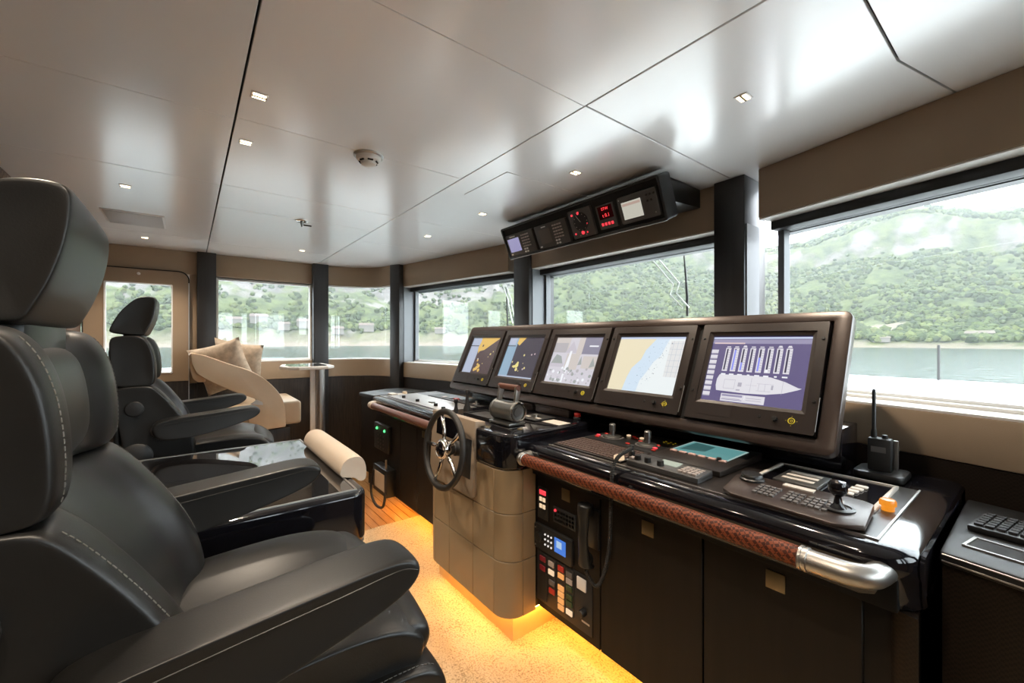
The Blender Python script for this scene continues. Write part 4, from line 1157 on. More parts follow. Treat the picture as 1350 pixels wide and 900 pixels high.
r = E('display_unit', (1.46, .80, ZT), 'brown console unit with teal screen and a row of pink keys', 'display')
gx = lambda y0, y1, x0, x1, z0, z1: G().add([(x0, y0, ZT), (x1, y0, ZT), (x1, y1, ZT), (x0, y1, ZT), (x0, y0, z0), (x1, y0, z1), (x1, y1, z1), (x0, y1, z0)], [(0, 3, 2, 1), (4, 5, 6, 7), (0, 1, 5, 4), (1, 2, 6, 5), (2, 3, 7, 6), (3, 0, 4, 7)])
O('housing', gx(.655, .925, 1.36, 1.685, ZT + .020, ZT + .028), M['topplate'], r, bev=.004)
zs_ = lambda x_: ZT + .020 + .008 * (x_ - 1.36) / .325
def flat(name, pts, m, par, dz=.0007): return O(name, G().add([(x_, y_, zs_(x_) + dz) for x_, y_ in pts] + [(x_, y_, zs_(x_) - .002) for x_, y_ in pts], [tuple(range(len(pts))), tuple(range(len(pts), 2 * len(pts)))] + [(i, (i + 1) % len(pts), len(pts) + (i + 1) % len(pts), len(pts) + i) for i in range(len(pts))]), m, par, smooth=0)
M['teal'] = em('teal_screen', (.16, .42, .42), .62); M['tealrim'] = em('pale_teal_rim', (.45, .66, .62), .62); M['tealdk'] = em('dark_teal', (.06, .17, .17), .6)
s1 = flat('screen', [(1.487, .690), (1.653, .690), (1.653, .905), (1.487, .905)], M['tealrim'], r)
flat('screen_image', [(1.494, .697), (1.646, .697), (1.646, .898), (1.494, .898)], M['teal'], s1, .0012)
flat('screen_window', [(1.54, .80), (1.625, .80), (1.64, .885), (1.51, .885)], M['tealdk'], s1, .0016)
for k_ in range(6):
    yy = .885 - k_ * .037
    O('soft_key', G().box(1.462, yy - .013, zs_(1.47) - .001, 1.478, yy + .013, zs_(1.47) + .006), mat('pink_key', (.52, .33, .29), .5) if k_ == 0 else bpy.data.materials['pink_key'], r, bev=.002, seg=1)
O('knob', G().lathe([(.008, 0), (.008, .012), (.001, .013)], (1.470, .712, zs_(1.47))), M['black'], r)

r = E('voice_recorder', (1.29, .80, ZT), 'slim keypad unit with three knobs and a pale window, before the teal display', 'control unit')
O('housing', gx(.668, .935, 1.245, 1.338, ZT + .018, ZT + .026), M['podside'], r, bev=.003)
zs2 = lambda x_: ZT + .018 + .008 * (x_ - 1.245) / .093
O('keys', keypad(G(), (1.262, .738, ZT + .019), LY, LX, 4, 4, .0165, .018, .012, .011, .006), M['palekey'], r, smooth=0)
O('window', G().box(1.288, .765, ZT + .018, 1.328, .835, ZT + .0265), em('pale_window', (.62, .68, .55), .7), r)
for yy in (.905, .865, .815): O('knob', G().lathe([(.012, .018), (.011, .036), (.001, .037)], (1.272, yy, ZT)), M['black'], r)
O('warm_key', G().box(1.255, .915, ZT + .019, 1.275, .930, ZT + .027), M['palekey'], r)
tag(O('pale_button', G().lathe([(.020, 0), (.019, .012), (.006, .018), (.001, .018)], (1.262, .980, ZT + .006)), M['paleglow']), 'pale glowing push button at the right end of the brown key panel', 'button')

# camera controller with joystick
r = E('camera_controller', (1.31, .43, ZT), 'grey-brown keyboard with ball joystick and jog dial on the nearest wing', 'controller')
def wz(x_): return ZT + .014 + .014 * (x_ - 1.2) / .19
ol = [(1.212, .300), (1.205, .315), (1.212, .555), (1.235, .588), (1.365, .606), (1.388, .590), (1.396, .30), (1.385, .276), (1.235, .262)]
n_ = len(ol); g = G()
g.add([(a, b, ZT + .004) for a, b in ol] + [(a, b, wz(a)) for a, b in ol], [tuple(range(n_)), tuple(range(n_, 2 * n_))] + [(i, (i + 1) % n_, n_ + (i + 1) % n_, n_ + i) for i in range(n_)])
O('housing', g, M['brown'], r, bev=.004)
O('jog_dial', G().lathe([(.034, -.004), (.034, .003), (.030, .006), (.029, .014), (.026, .017), (.001, .016)], (1.352, .555, wz(1.352)), n=24), M['black'], r)
g = G()
for y_, nx, ny in ((.512, 4, 4), (.440, 3, 4), (.392, 4, 4)):
    keypad(g, (1.262, y_, wz(1.262)), LY, (.997, 0, .074), nx, ny, .0145, .0185, .010, .012, .005)
O('keys', g, M['key'], r, kind='stuff', smooth=0)
O('display', G().box(1.355, .40, wz(1.36) - .001, 1.380, .475, wz(1.37) + .003), M['sticker'], r)
O('joystick_ring', G().lathe([(.036, -.002), (.036, .003), (.028, .005), (.026, .002)], (1.300, .330, wz(1.30)), n=24), M['black'], r)
js = O('joystick', G().lathe([(.020, 0), (.010, .012), (.007, .030), (.013, .034), (.020, .044), (.021, .060), (.016, .068), (.001, .070)], (1.300, .330, wz(1.30)), n=20), M['gloss'], r)
# framed glossy tray behind it
r = E('framed_panel', (1.55, .44, ZT), 'glossy black panel in a pale frame behind the joystick keyboard', 'panel')
fo = [(1.41, .283), (1.685, .283), (1.685, .592), (1.41, .592)]
O('panel', G().box(1.418, .291, ZT, 1.677, .584, ZT + .003), M['gloss'], r)
g = G()
for a in ((1.40, .280, 1.415, .594), (1.677, .280, 1.690, .594), (1.415, .280, 1.677, .290), (1.415, .584, 1.677, .594)): g.box(a[0], a[1], ZT, a[2], a[3], ZT + .007)
O('frame', g, M['sticker'], r, bev=.001, seg=1)
O('raised_block', G().box(1.46, .42, ZT + .003, 1.60, .54, ZT + .012), M['darkmetal'], r, bev=.003)
for xx in (1.49, 1.53, 1.565): O('label_tab', G().box(xx, .44, ZT + .012, xx + .02, .525, ZT + .0135), M['sticker'], r)
for k_ in range(4): O('pale_key', G().box(1.49 + k_ * .032, .345 - .004 * k_, ZT + .003, 1.512 + k_ * .032, .375 - .004 * k_, ZT + .009), M['sticker'], r, bev=.002, seg=1)
tag(O('orange_button', G().lathe([(.014, 0), (.014, .012), (.018, .014), (.018, .024), (.015, .029), (.001, .030)], (1.452, .262, ZT)), [M['orange']]), 'round orange glowing button right of the joystick keyboard', 'button')
# handheld radio in its charger
r = E('handheld_radio', (1.79, .335, .90), 'black handheld radio standing in its charger before the right window', 'radio')
O('charger', G().prism(rrect(1.735, 1.86, .275, .405, .02), 'z', .9005, .925), M['black'], r, bev=.008)
O('body', G().box(1.772, .312, .922, 1.808, .372, 1.030), M['satin'], r, bev=.006)
O('antenna', G().lathe([(.008, 0), (.008, .02), (.0055, .03), (.005, .155), (.003, .16)], (1.79, .358, 1.028)), M['rubber'], r)
O('knob', G().lathe([(.008, 0), (.007, .012), (.001, .013)], (1.79, .330, 1.029)), M['black'], r)
O('belt_clip', G().box(1.800, .300, .93, 1.812, .313, 1.025), M['darkmetal'], r, bev=.002)
O('display', G().box(1.7705, .325, .985, 1.7725, .362, 1.003), M['key'], r)
O('keys', keypad(G(), (1.7722, .360, .968), LY, (0, 0, 1), 4, 1, .012, .015, .009, .009, -.003), M['palekey'], r, smooth=0)

# keyboard and inset tray on the side counter
r = E('keyboard', (1.62, -.05, .86), 'black computer keyboard lying on the right side counter', 'keyboard')
kr = Matrix.Translation((1.625, -.085, .866)) @ Matrix.Rotation(radians(-8), 4, 'Z')
O('tray', G().boxm(kr @ Matrix.Translation((0, 0, .003)), .145, .42, .016), M['black'], r, bev=.005)
g = G()
for i in range(21):
    for j in range(6): g.boxm(kr @ Matrix.Translation((-.054 + j * .0215, .192 - i * .0192, .0135)), .0155, .0145, .007)
O('keys', g, M['satin'], r, smooth=0, kind='stuff')
r = E('inset_tray', (1.47, -.02, .86), 'shallow black tray with a bright metal rim in front of the keyboard', 'tray')
kr = Matrix.Translation((1.465, -.06, .8605)) @ Matrix.Rotation(radians(-10), 4, 'Z')
O('tray_bottom', G().boxm(kr, .075, .36, .003), M['dark'], r)
g = G()
for dx, dy, sx, sy in ((.039, 0, .006, .37), (-.039, 0, .006, .37), (0, .183, .083, .006), (0, -.183, .083, .006)): g.boxm(kr @ Matrix.Translation((dx, dy, .001)), sx, sy, .006)
O('metal_rim', g, M['steel'], r)

# ================================================================== FRONT OF THE NEAREST WING
FX = CF
r = E('alarm_unit', (FX, 1.347, .645), 'narrow black alarm unit with red and amber keys on the cabinet beside the pedestal', 'alarm panel')
O('housing', G().box(FX - .008, 1.315, .574, FX + .002, 1.382, .710), M['black'], r, bev=.003)
O('red_lamp', G().box(FX - .011, 1.328, .680, FX - .007, 1.368, .700), M['redglow'], r, bev=.001, seg=1)
for yy in (1.360, 1.339):
    for zz in (.660, .630): O('amber_key', G().box(FX - .011, yy - .008, zz - .009, FX - .007, yy + .008, zz + .009), M['paleglow'], r, bev=.001, seg=1)
r = E('relay_panel', (FX, 1.22, .62), 'dark grille panel with one red lamp beside the phone handset', 'control panel')
O('plate', G().box(FX - .004, 1.158, .585, FX + .002, 1.286, .652), M['satin'], r, bev=.002)
O('keys', keypad(G(), (FX - .004, 1.272, .600), LY, (0, 0, 1), 7, 3, .0165, .017, .011, .011, -.003), M['key'], r, smooth=0)
O('red_lamp', G().lathe([(.006, 0), (.005, .005), (.001, .006)], (FX - .005, 1.272, .637), (-1, 0, 0), 10), M['redglow'], r)
r = E('radio_unit', (FX, 1.28, .50), 'black radio with a small blue screen and lit keys on the cabinet front', 'radio')
O('housing', G().prism(rrect(1.170, 1.398, .440, .550, .012), 'x', FX - .014, FX + .002), M['satin'], r, bev=.004)
O('dial', G().lathe([(.022, 0), (.021, .012), (.016, .014), (.001, .014)], (FX - .014, 1.362, .497), (-1, 0, 0), 20), M['black'], r)
O('screen', G().box(FX - .0155, 1.203, .470, FX - .013, 1.268, .530), em('blue_screen', (.06, .22, .75), .8), r)
O('screen_image', G().box(FX - .0160, 1.225, .492, FX - .0152, 1.255, .520), em('pale_blue', (.45, .62, .85), .8), r)
g = G()
for yy in (1.325, 1.306, 1.287):
    for zz in (.476, .498, .519): g.ball((FX - .015, yy, zz), .0046, 8)
O('lit_keys', g, em('white_key', (.9, .85, .78), .8), r)
for yy, zz in ((1.388, .53), (1.388, .455)): O('screw', G().ball((FX - .015, yy, zz), .004, 6), M['steel'], r)
r = O('switch_panel', G().box(FX - .004, 1.072, .212, FX + .002, 1.390, .432), M['satin'], cr, bev=.002, label='black switch panel with columns of coloured keys')
for yc_, z0_, z1_ in ((1.348, .225, .425), (1.292, .27, .425), (1.236, .232, .428), (1.189, .238, .425)):
    O('column_frame', G().box(FX - .007, yc_ - .023, z0_, FX - .003, yc_ + .023, z1_), M['black'], r, bev=.001, seg=1)
kc = {'r': M['red'], 'd': M['reddim'], 'o': M['orangekey'], 'p': M['paleglow'], 'g': M['greenkey'], 'k': M['key'], 'w': M['palekey']}
for yc_, zz, c in ((1.348, .404, 'd'), (1.348, .364, 'd'), (1.294, .403, 'w'), (1.294, .368, 'p'), (1.290, .325, 'k'), (1.290, .290, 'r'), (1.236, .408, 'r'), (1.236, .378, 'o'), (1.236, .329, 'o'), (1.236, .303, 'o'), (1.236, .276, 'o'), (1.236, .249, 'o'),
                  (1.189, .404, 'k'), (1.189, .377, 'w'), (1.189, .350, 'g'), (1.189, .315, 'g'), (1.189, .288, 'g'), (1.189, .253, 'p')):
    O('key', G().box(FX - .012, yc_ - .017, zz - .011, FX - .006, yc_ + .017, zz + .011), kc[c], r, bev=.0015, seg=1)
O('socket', G().box(FX - .010, 1.100, .372, FX - .003, 1.148, .420), M['white'], r, bev=.003)
O('rotary_knob', G().lathe([(.015, 0), (.015, .020), (.012, .024), (.001, .024)], (FX - .004, 1.113, .292), (-1, 0, 0), 14), M['black'], r)
O('label_strip', G().box(FX - .0046, 1.085, .250, FX - .0038, 1.125, .257), M['sticker'], r)
# phone handset and coiled cord
r = E('phone_handset', (FX, 1.06, .62), 'black phone handset hung on the cabinet under the braided rail', 'telephone')
O('cradle', G().box(FX - .012, 1.035, .56, FX + .002, 1.088, .71), M['black'], r, bev=.004)
hp_ = spl([(FX - .050, 1.062, .742), (FX - .062, 1.062, .715), (FX - .062, 1.062, .66), (FX - .066, 1.062, .62), (FX - .062, 1.062, .57), (FX - .056, 1.062, .525), (FX - .045, 1.062, .507)], 4)
g = G(); rg = []
for i, p in enumerate(hp_):
    t_ = i / (len(hp_) - 1); w_ = .021 + .013 * abs(2 * t_ - 1) ** 2; d_ = .014 + .016 * abs(2 * t_ - 1) ** 3
    if i in (0, len(hp_) - 1): w_ *= .6; d_ *= .6
    rg.append([(p.x + d_ * cos(a), p.y + w_ * sin(a), p.z) for a in [2 * pi * q / 14 for q in range(14)]])
O('handset', g.loft(rg), M['black'], r, smooth=180)
for zz in (.715, .535): O('cap', G().lathe([(.027, 0), (.025, .014), (.02, .018)], (FX - .050, 1.062, zz), (1, 0, 0), 16), M['black'], r)
cd = E('coiled_cord', (1.15, .95, .70), 'black coiled cord looping from the wing top down over the rail to the handset', 'cord')
O('coil', coil([(1.172, 1.058, .515), (1.160, 1.045, .490), (1.150, .99, .474), (1.150, .955, .54), (1.148, .932, .645), (1.1465, .925, .78), (1.1465, .922, .86), (1.155, .922, .915), (1.20, .928, .945), (1.29, .945, .952)], .0055, .0022, 120, 5, 7), M['rubber'], cd, smooth=180)
O('plug', G().lathe([(.011, 0), (.011, .030), (.007, .034), (.007, .052), (.001, .054)], (1.305, .955, ZT + .004)), M['black'], cd)

# ================================================================== FAR WING FRONT: intercom, handset box
r = E('intercom_keypad', (FX, 3.20, .58), 'black intercom keypad with green lamps on the far console end', 'intercom')
O('housing', G().box(FX - .03, 3.06, .485, FX + .002, 3.36, .690), M['black'], r, bev=.006)
O('keys', keypad(G(), (FX - .03, 3.27, .51), (0, -1, 0), (0, 0, 1), 3, 4, .055, .03, .024, .014, -.004), M['palekey'], r, smooth=0)
for yy in (3.285, 3.125): O('green_lamp', G().ball((FX - .032, yy, .652), .012, 8), M['greenlamp'], r)
r = E('handset_box', (FX, 3.13, .28), 'small black box with a pale label and looped cord low on the far console end', 'telephone')
O('box', G().box(FX - .07, 2.985, .185, FX + .002, 3.27, .385), M['black'], r, bev=.006)
O('label', G().box(FX - .072, 3.03, .22, FX - .069, 3.23, .345), M['beige'], r)
O('cord', G().tube(spl([(FX - .075, 3.235, .34), (FX - .085, 3.27, .24), (FX - .085, 3.25, .13), (FX - .085, 3.15, .09), (FX - .085, 3.02, .12), (FX - .075, 2.995, .22)], 6), .010, 8), M['rubber'], r)
O('hook', G().tube([(FX - .06, 3.02, .39), (FX - .06, 3.02, .46)], .008, 6), M['steel'], r)

# ================================================================== PEDESTAL TOP AND FAR WING TOP
ZP = .946
th_ = E('throttle', (1.24, 1.61, ZP), 'grey metal throttle drum with twin levers on the pedestal top', 'throttle')
O('base', G().box(1.20, 1.545, ZP, 1.285, 1.685, ZP + .014), M['darkmetal'], th_, bev=.006)
O('drum', G().lathe([(.030, -.075), (.040, -.072), (.042, -.068), (.042, -.062), (.039, -.060), (.039, .060), (.042, .062), (.042, .068), (.040, .072), (.034, .073), (.032, .066), (.020, .064), (.018, .070), (.001, .070)], (1.242, 1.612, ZP + .054), (0, -1, 0), 28), M['darkmetal'], th_)
O('end_ring', G().tube([(1.242 + .036 * cos(2 * pi * q / 24), 1.5385, ZP + .054 + .036 * sin(2 * pi * q / 24)) for q in range(24)], .0035, 6, closed=True), M['chrome'], th_)
for yy in (1.667, 1.557):
    O('lever', G().prism([(1.232, ZP + .090), (1.252, ZP + .090), (1.262, ZP + .13), (1.262, ZP + .150), (1.250, ZP + .160), (1.238, ZP + .150), (1.238, ZP + .13)], 'y', yy - .007, yy + .007), M['steel'], th_, bev=.003)
O('grip', G().tube([(1.250, 1.550, ZP + .147), (1.250, 1.675, ZP + .147)], .012, 12), M['railplain'], th_)
for c_ in th_.children:
    c_.location = c_.location * 1.2; c_.scale = (1.2, 1.2, 1.2)
th_.location.x -= .02
for (x_, y_, h_), lb in zip(((1.25, 2.15, .075), (1.262, 2.045, .095)), ('shorter black control lever nearer the far wing, behind the wheel', 'taller black control lever with a knob, behind the wheel')):
    r = E('control_lever', (x_, y_, ZP), lb, 'lever')
    zz = ZP if y_ < 2.12 else .9035
    O('boot', G().lathe([(.024, 0), (.022, .012), (.012, .040), (.009, h_ - .02), (.008, h_)], (x_, y_, zz)), M['rubber'], r)
    O('knob', G().lathe([(.008, 0), (.013, .008), (.013, .020), (.008, .027), (.001, .028)], (x_, y_, zz + h_ - .003)), M['black'], r)
r = E('lever_tray', (1.27, 1.86, ZP), 'black framed tray on the pedestal top between levers and throttle', 'tray')
O('plate', G().box(1.20, 1.735, ZP, 1.33, 1.955, ZP + .004), M['satin'], r, bev=.001)
g = G()
for a in ((1.195, 1.73, 1.205, 1.96), (1.325, 1.73, 1.335, 1.96), (1.205, 1.73, 1.325, 1.738), (1.205, 1.952, 1.325, 1.96)): g.box(a[0], a[1], ZP, a[2], a[3], ZP + .010)
O('frame', g, M['black'], r)
for (y0, y1, h), lb in zip(((1.82, 1.99, .036), (1.53, 1.79, .040)), ('low grey box under the second monitor, left of its twin', 'low grey box under the middle monitor, next to the red button')):
    r = E('junction_box', (1.61, (y0 + y1) / 2, ZP), lb, 'box', 'low grey boxes on the pedestal top')
    O('case', G().box(1.555, y0, ZP, 1.645, y1, ZP + h), M['brown'], r, bev=.005)
    O('lid', G().box(1.552, y0 - .002, ZP + h - .008, 1.648, y1 + .002, ZP + h + .002), M['brown'], r, bev=.003)
r = E('emergency_button', (1.565, 1.475, ZP), 'red mushroom button at the corner of the pedestal top', 'button')
O('collar', G().lathe([(.021, 0), (.021, .012), (.017, .014)], (1.565, 1.475, ZP)), M['black'], r)
O('cap', G().lathe([(.014, .013), (.017, .018), (.017, .030), (.012, .035), (.001, .035)], (1.565, 1.475, ZP)), M['red'], r)
tag(O('paper_card', G().box(1.385, 1.425, ZP, 1.465, 1.545, ZP + .0015), M['sticker'], smooth=0), 'small printed card lying on the pedestal top before the red button', 'card')
r = E('switch_plate', (1.42, 1.63, ZP), 'dark switch plate with a small knob right of the throttle', 'control panel')
O('plate', G().box(1.36, 1.565, ZP, 1.50, 1.72, ZP + .006), M['satin'], r, bev=.002)
O('knob', G().lathe([(.013, .006), (.012, .020), (.001, .021)], (1.42, 1.63, ZP)), M['steel'], r)
for dy in (-.04, .04): O('pale_key', G().box(1.39, 1.63 + dy - .014, ZP + .006, 1.41, 1.63 + dy + .014, ZP + .009), M['sticker'], r)
tag(O('brass_dot', G().lathe([(.014, 0), (.013, .003), (.001, .003)], (1.19, 1.475, ZP)), M['brass']), 'small round brass disc at the front corner of the pedestal top', 'disc')

# far wing instruments
ZW = .9035
r = E('signal_panel', (1.40, 2.75, ZW), 'instrument panel with painted window sheen and black knobs on the far wing beyond the wheel', 'control panel')
O('plate', G().box(1.25, 2.30, ZW, 1.50, 3.22, ZW + .006), M['sheen_plate'], r, bev=.002)  # pale plate colour painted in for the sheen of the windows
for x_, y_ in ((1.30, 3.02), (1.30, 2.78), (1.31, 2.52), (1.28, 2.36)): O('knob', G().lathe([(.014, .004), (.013, .024), (.001, .025)], (x_, y_, ZW), n=12), M['black'], r)
O('switch', G().box(1.34, 2.64, ZW + .006, 1.37, 2.69, ZW + .014), M['darkmetal'], r, bev=.002)
r = E('far_key_panel', (1.58, 2.7, ZW), 'dark panel with red and black keys under the leftmost monitor', 'control panel')
O('plate', G().box(1.515, 2.25, ZW, 1.69, 3.05, ZW + .008), M['satin'], r, bev=.002)
O('red_key', G().box(1.53, 2.63, ZW + .008, 1.56, 2.67, ZW + .022), M['red'], r, bev=.002)
for k_ in range(5): O('black_key', G().box(1.54, 2.86 - .11 * k_ - .02, ZW + .008, 1.58, 2.86 - .11 * k_ + .01, ZW + .014), M['key'] if k_ % 2 else M['palekey'], r, bev=.002)
O('toggle', G().lathe([(.010, .008), (.006, .022), (.008, .035), (.001, .036)], (1.54, 2.38, ZW), n=10), M['steel'], r)
tag(O('amber_button', G().lathe([(.020, 0), (.020, .014), (.014, .022), (.001, .023)], (1.42, 3.28, ZW)), M['beige']), 'amber button near the far end of the far wing top', 'button')
r = E('pale_switch_block', (1.33, 3.30, ZW), 'pale switch block at the far end of the far wing', 'switch')
O('block', G().box(1.29, 3.235, ZW, 1.34, 3.32, ZW + .014), M['sticker'], r, bev=.004)
O('strip', G().box(1.345, 3.24, ZW, 1.40, 3.30, ZW + .006), M['sticker'], r, bev=.002)

# ================================================================== OVERHEAD INSTRUMENT POD
ov = E('overhead_pod', (1.85, 1.69, 2.0), 'black overhead instrument pod hanging below the ceiling at the windows', 'instrument pod')
OS = Vector((-.085, 0, .193)).normalized(); ON = Vector((-.193, 0, -.085)).normalized()   # up the face, out of the face
OB = Vector((1.765, 0, 1.907))
def op(y, s, d=0.): return OB + Vector((0, y, 0)) + OS * s + ON * d
OL = hypot(.085, .193)
def oslab(name, y0, y1, s0, s1, d0, d1, m, par, bev=0., r=0):
    o_ = rrect(y0, y1, s0, s1, r) if r else [(y0, s0), (y1, s0), (y1, s1), (y0, s1)]
    n_ = len(o_)
    return O(name, G().add([op(a, b, d0) for a, b in o_] + [op(a, b, d1) for a, b in o_], [tuple(range(n_)), tuple(range(n_, 2 * n_))] + [(i, (i + 1) % n_, n_ + (i + 1) % n_, n_ + i) for i in range(n_)]), m, par, bev=bev)
def oring(outer, inner, d0, d1):
    n_ = len(outer)
    vs = [op(a, b, d) for d in (d0, d1) for q in (outer, inner) for a, b in q]; fs = []
    for i in range(n_):
        j = (i + 1) % n_
        fs += [(i, j, n_ + j, n_ + i), (2 * n_ + i, 3 * n_ + i, 3 * n_ + j, 2 * n_ + j), (i, 2 * n_ + i, 2 * n_ + j, j), (n_ + i, n_ + j, 3 * n_ + j, 3 * n_ + i)]
    return G().add(vs, fs)
O('shell', oring(rrect(1.085, 2.292, 0, OL, .016), rrect(1.100, 2.277, .014, OL - .012, .006), -.09, .006), M['satin'], ov, bev=.003)
oslab('back_panel', 1.09, 2.287, .006, OL - .006, -.05, -.012, M['dark'], ov)
O('ceiling_mount', G().prism([(1.80, 2.147), (1.84, 2.03), (2.15, 2.05), (2.15, 2.147)], 'y', 1.14, 2.24), M['black'], ov, bev=.004)
O('edge_trim', G().tube([op(1.09, -.001, .007), op(2.287, -.001, .007)], .0018, 6), M['steel'], ov)
zs2s = lambda z: (z - 1.907) / .193 * OL
def oz(name, y0, y1, z0, z1, d0, d1, m, par, bev=0., r=0): return oslab(name, y0, y1, zs2s(z0), zs2s(z1), d0, d1, m, par, bev, r)
def okeys(g_, ya, za, nx, ny, sy, sz, w_, h_, d=.006):
    for i in range(nx):
        for j in range(ny):
            o_ = [(ya - i * sy - w_ / 2, zs2s(za - j * sz) - h_ / 2), (ya - i * sy + w_ / 2, zs2s(za - j * sz) - h_ / 2), (ya - i * sy + w_ / 2, zs2s(za - j * sz) + h_ / 2), (ya - i * sy - w_ / 2, zs2s(za - j * sz) + h_ / 2)]
            g_.add([op(a, b, d - .004) for a, b in o_] + [op(a, b, d + .003) for a, b in o_], [(0, 1, 2, 3), (4, 5, 6, 7), (0, 1, 5, 4), (1, 2, 6, 5), (2, 3, 7, 6), (3, 0, 4, 7)])
    return g_
for (y0, y1, sy0, sy1, scm, lb) in ((1.995, 2.268, 2.138, 2.253, em('lilac_screen', (.36, .34, .58), .75), 'leftmost overhead unit, small keypad display with a lilac screen'),
                                    (1.702, 1.972, 1.842, 1.940, mat('dull_screen', (.16, .14, .125), .12), 'overhead keypad display with an unlit grey screen, second from left')):
    r = E('navigation_display', op((y0 + y1) / 2, .1), lb, 'display', 'keypad displays in the overhead pod')
    oz('housing', y0, y1, 1.922, 2.050, -.02, .004, M['unit'], r, .003, .006)
    oz('screen', sy0, sy1, 1.945, 2.026, 0, .0052, scm, r)
    O('keys', okeys(G(), sy0 - .035, 2.030, 4, 5, .020, .0165, .013, .009), M['palekey'], r, smooth=0)
    O('cursor_pad', okeys(G(), sy0 - .035, 1.948, 2, 2, .022, .016, .012, .010), M['white'], r, smooth=0)
    oz('name_plate', sy0 + .03, sy1 - .03, 2.034, 2.040, 0, .005, M['white'], r)
    oz('corner_badge', y1 - .03, y1 - .012, 1.928, 1.936, 0, .005, M['white'], r)
r = E('rudder_gauge', op(1.59, .1), 'overhead black dial unit with a needle and red lamps, third from left', 'gauge')
oz('housing', 1.510, 1.672, 1.926, 2.070, -.02, .005, M['unit'], r, .003, .006)
O('dial', G().lathe([(.052, 0), (.052, .003), (.001, .003)], op(1.592, zs2s(2.005), .005), ON, 28), M['black'], r)
g = G()
for k_ in range(12):
    a = 2 * pi * k_ / 12; g.ball(op(1.592 + .044 * cos(a), zs2s(2.005) + .044 * sin(a), .0085), .0025, 6)
O('tick_marks', g, M['sticker'], r)
O('needle', G().tube([op(1.592, zs2s(2.005), .010), op(1.612, zs2s(2.036), .010)], .0018, 5), M['sticker'], r)
for yy, zz, q in ((1.598, 2.049, .010), (1.645, 2.047, .007), (1.597, 1.951, .012), (1.650, 1.952, .006), (1.565, 1.948, .005), (1.55, 1.99, .004)):
    O('red_lamp', G().lathe([(q, .004), (q * .8, .008), (.0005, .009)], op(yy, zs2s(zz)), ON, 12), M['redglow'], r)
for yy in (1.62, 1.575): O('pale_lamp', G().lathe([(.004, .004), (.0005, .008)], op(yy, zs2s(1.938)), ON, 8), M['sticker'], r)
r = E('log_display', op(1.42, .1), 'overhead unit with glowing red digits, fourth from left', 'display')
oz('housing', 1.362, 1.476, 1.938, 2.052, -.02, .004, M['unit'], r, .003, .005)
oz('screen', 1.372, 1.464, 1.985, 2.046, 0, .0046, mat('dark_red_glass', (.06, .004, .006), .15), r)
g = G(); text_g(g, 'STW', lambda u, v: op(1.418 - u, zs2s(2.026) + v, .0052), .021); text_g(g, 't 0.1', lambda u, v: op(1.418 - u, zs2s(1.994) + v, .0052), .026)
O('red_digits', g, em('red_digits', (1, .05, .06), 1.6), r, smooth=0)
for k_ in range(4): oz('red_key', 1.452 - k_ * .021 - .006, 1.452 - k_ * .021 + .007, 1.954, 1.968, 0, .006, M['redglow'], r)
r = E('pilot_display', op(1.22, .1), 'rightmost overhead unit, grey face with a pale cream screen', 'display')
oz('housing', 1.112, 1.332, 1.936, 2.058, -.02, .010, M['unit'], r, .004, .010)
oz('screen', 1.199, 1.310, 1.955, 2.032, 0, .0112, em('cream_screen', (.56, .54, .46), .85), r)
oz('screen_band', 1.203, 1.306, 2.014, 2.025, 0, .0118, em('pink_band', (.50, .36, .30), .8), r)
oz('name_strip', 1.20, 1.29, 1.945, 1.948, 0, .0108, M['key'], r)
for yy, zz in ((1.165, 2.035), (1.145, 2.035), (1.165, 2.01), (1.145, 2.01), (1.125, 2.035)): O('key', G().lathe([(.006, .009), (.005, .012), (.0005, .012)], op(yy, zs2s(zz)), ON, 10), M['bezel'], r)
for yy, zz in ((1.135, 1.955), (1.32, 2.046)): O('lamp', G().lathe([(.004, .009), (.0005, .013)], op(yy, zs2s(zz)), ON, 8), M['white'], r)

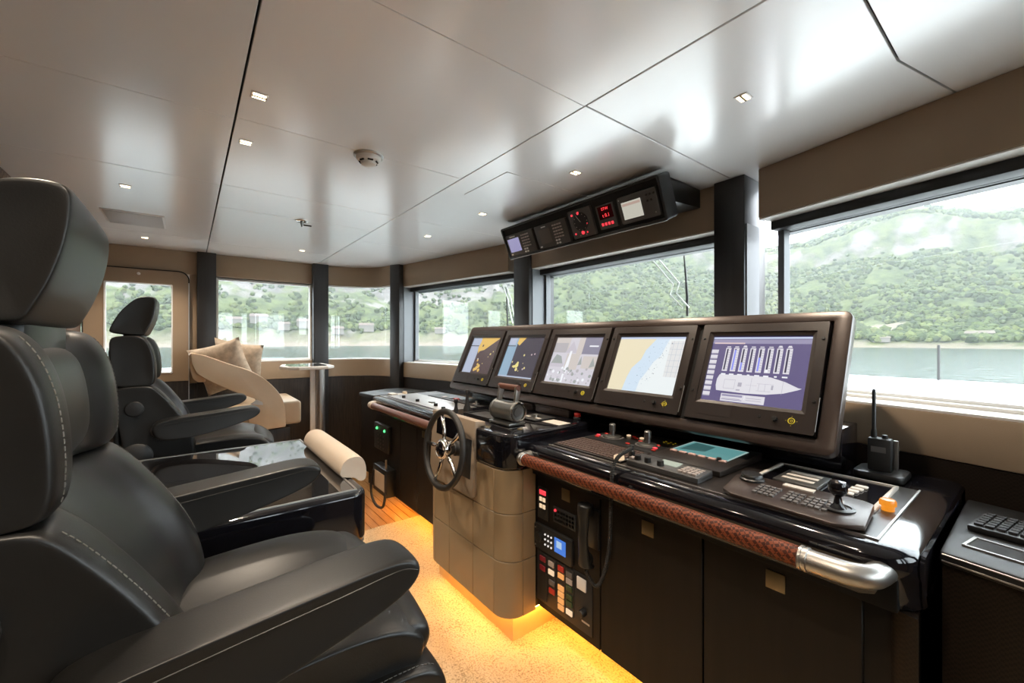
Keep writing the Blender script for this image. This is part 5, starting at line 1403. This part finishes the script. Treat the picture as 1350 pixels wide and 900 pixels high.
# ================================================================== CEILING FITTINGS
dl = [(.185, 1.589, 'downlight near the wide dark ceiling seam, nearest the camera'), (.185, 1.994, 'downlight near the wide dark ceiling seam, just beyond its nearest twin'), (-.256, 2.946, 'downlight above the far helm chair, before the ceiling vent'),
      (-.265, 4.338, 'downlight over the far door, beyond the ceiling vent'), (1.447, .621, 'downlight above the nearest monitor, right part of the ceiling'), (1.463, 1.39, 'downlight above the right end of the overhead pod'),
      (1.475, 2.207, 'downlight left of the overhead pod, beside the access hatch'), (1.458, 2.941, 'small distant downlight over the far console wing'), (.806, 4.103, 'distant downlight near the side table and far window'),
      (-.256, 1.0, None), (-.26, .1, None), (.185, .3, None)]  # entries without label: unseen extra lamps added to brighten the room
for x_, y_, lb in dl:
    sp = bpy.data.objects.new('downlight_beam', bpy.data.lights.new('downlight_beam', 'SPOT')); C.objects.link(sp)
    sp.location = (x_, y_, ZC - .02); sp.data.energy = 20; sp.data.spot_size = radians(118); sp.data.spot_blend = .8; sp.data.shadow_soft_size = .025; sp.data.color = (1, .84, .66)
    if not lb: continue
    r = E('downlight', (x_, y_, ZC), lb, 'ceiling light', 'square recessed ceiling downlights')
    O('trim', G().box(x_ - .024, y_ - .022, ZC - .0035, x_ + .024, y_ + .022, ZC + .002), M['ceil'], r, bev=.0015, seg=1)
    for dy in (-.009, .009): O('lamp_slot', G().box(x_ - .018, y_ + dy - .0055, ZC - .0048, x_ + .018, y_ + dy + .0055, ZC - .003), M['bulb'], r, smooth=0)
    O('divider', G().box(x_ - .021, y_ - .003, ZC - .0065, x_ + .021, y_ + .003, ZC - .003), M['brass'], r)
    sp.parent = r; sp.location = (0, 0, -.02)
r = E('smoke_detector', (.62, 1.815, ZC), 'white round smoke detector with a steel rim on the ceiling', 'smoke detector')
O('rim', G().lathe([(.062, 0), (.062, -.006), (.056, -.010), (.050, -.006)], (.62, 1.815, ZC), n=32), M['steel'], r)
O('dome', G().lathe([(.052, -.002), (.052, -.014), (.046, -.024), (.034, -.028), (.030, -.040), (.018, -.046), (.001, -.047)], (.62, 1.815, ZC), n=32), M['white'], r)
for k_ in range(6):
    a = 2 * pi * k_ / 6 + .4; O('slot', G().boxm(Matrix.Translation((.62 + .036 * cos(a), 1.815 + .036 * sin(a), ZC - .0285)) @ Matrix.Rotation(a, 4, 'Z'), .006, .022, .006), M['dark'], r)
r = E('sprinkler', (.605, 3.085, ZC), 'small chrome sprinkler head on the ceiling beyond the smoke detector', 'sprinkler')
O('rose', G().lathe([(.040, 0), (.040, -.003), (.034, -.007), (.012, -.008)], (.605, 3.085, ZC), n=24), M['chrome'], r)
O('nozzle', G().lathe([(.011, -.007), (.009, -.022), (.005, -.030), (.005, -.040), (.001, -.041)], (.605, 3.085, ZC), n=12), M['darkmetal'], r)
tag(O('ceiling_clip', G().box(.635, 3.175, ZC - .006, .685, 3.187, ZC + .001), M['dark'], bev=.001), 'small black clip on the ceiling just beyond the sprinkler', 'clip')
r = E('ceiling_vent', (-.27, 3.71, ZC), 'flat grey ventilation grille in the ceiling above the far chair', 'vent')
O('frame', G().box(-.425, 3.52, ZC - .006, -.12, 3.89, ZC + .001), M['wframe'], r, bev=.002)
M['vent'] = mat('vent_grey', (.42, .41, .40), .5)
O('grille', G().box(-.413, 3.532, ZC - .009, -.132, 3.878, ZC - .005), M['vent'], r, bev=.002)
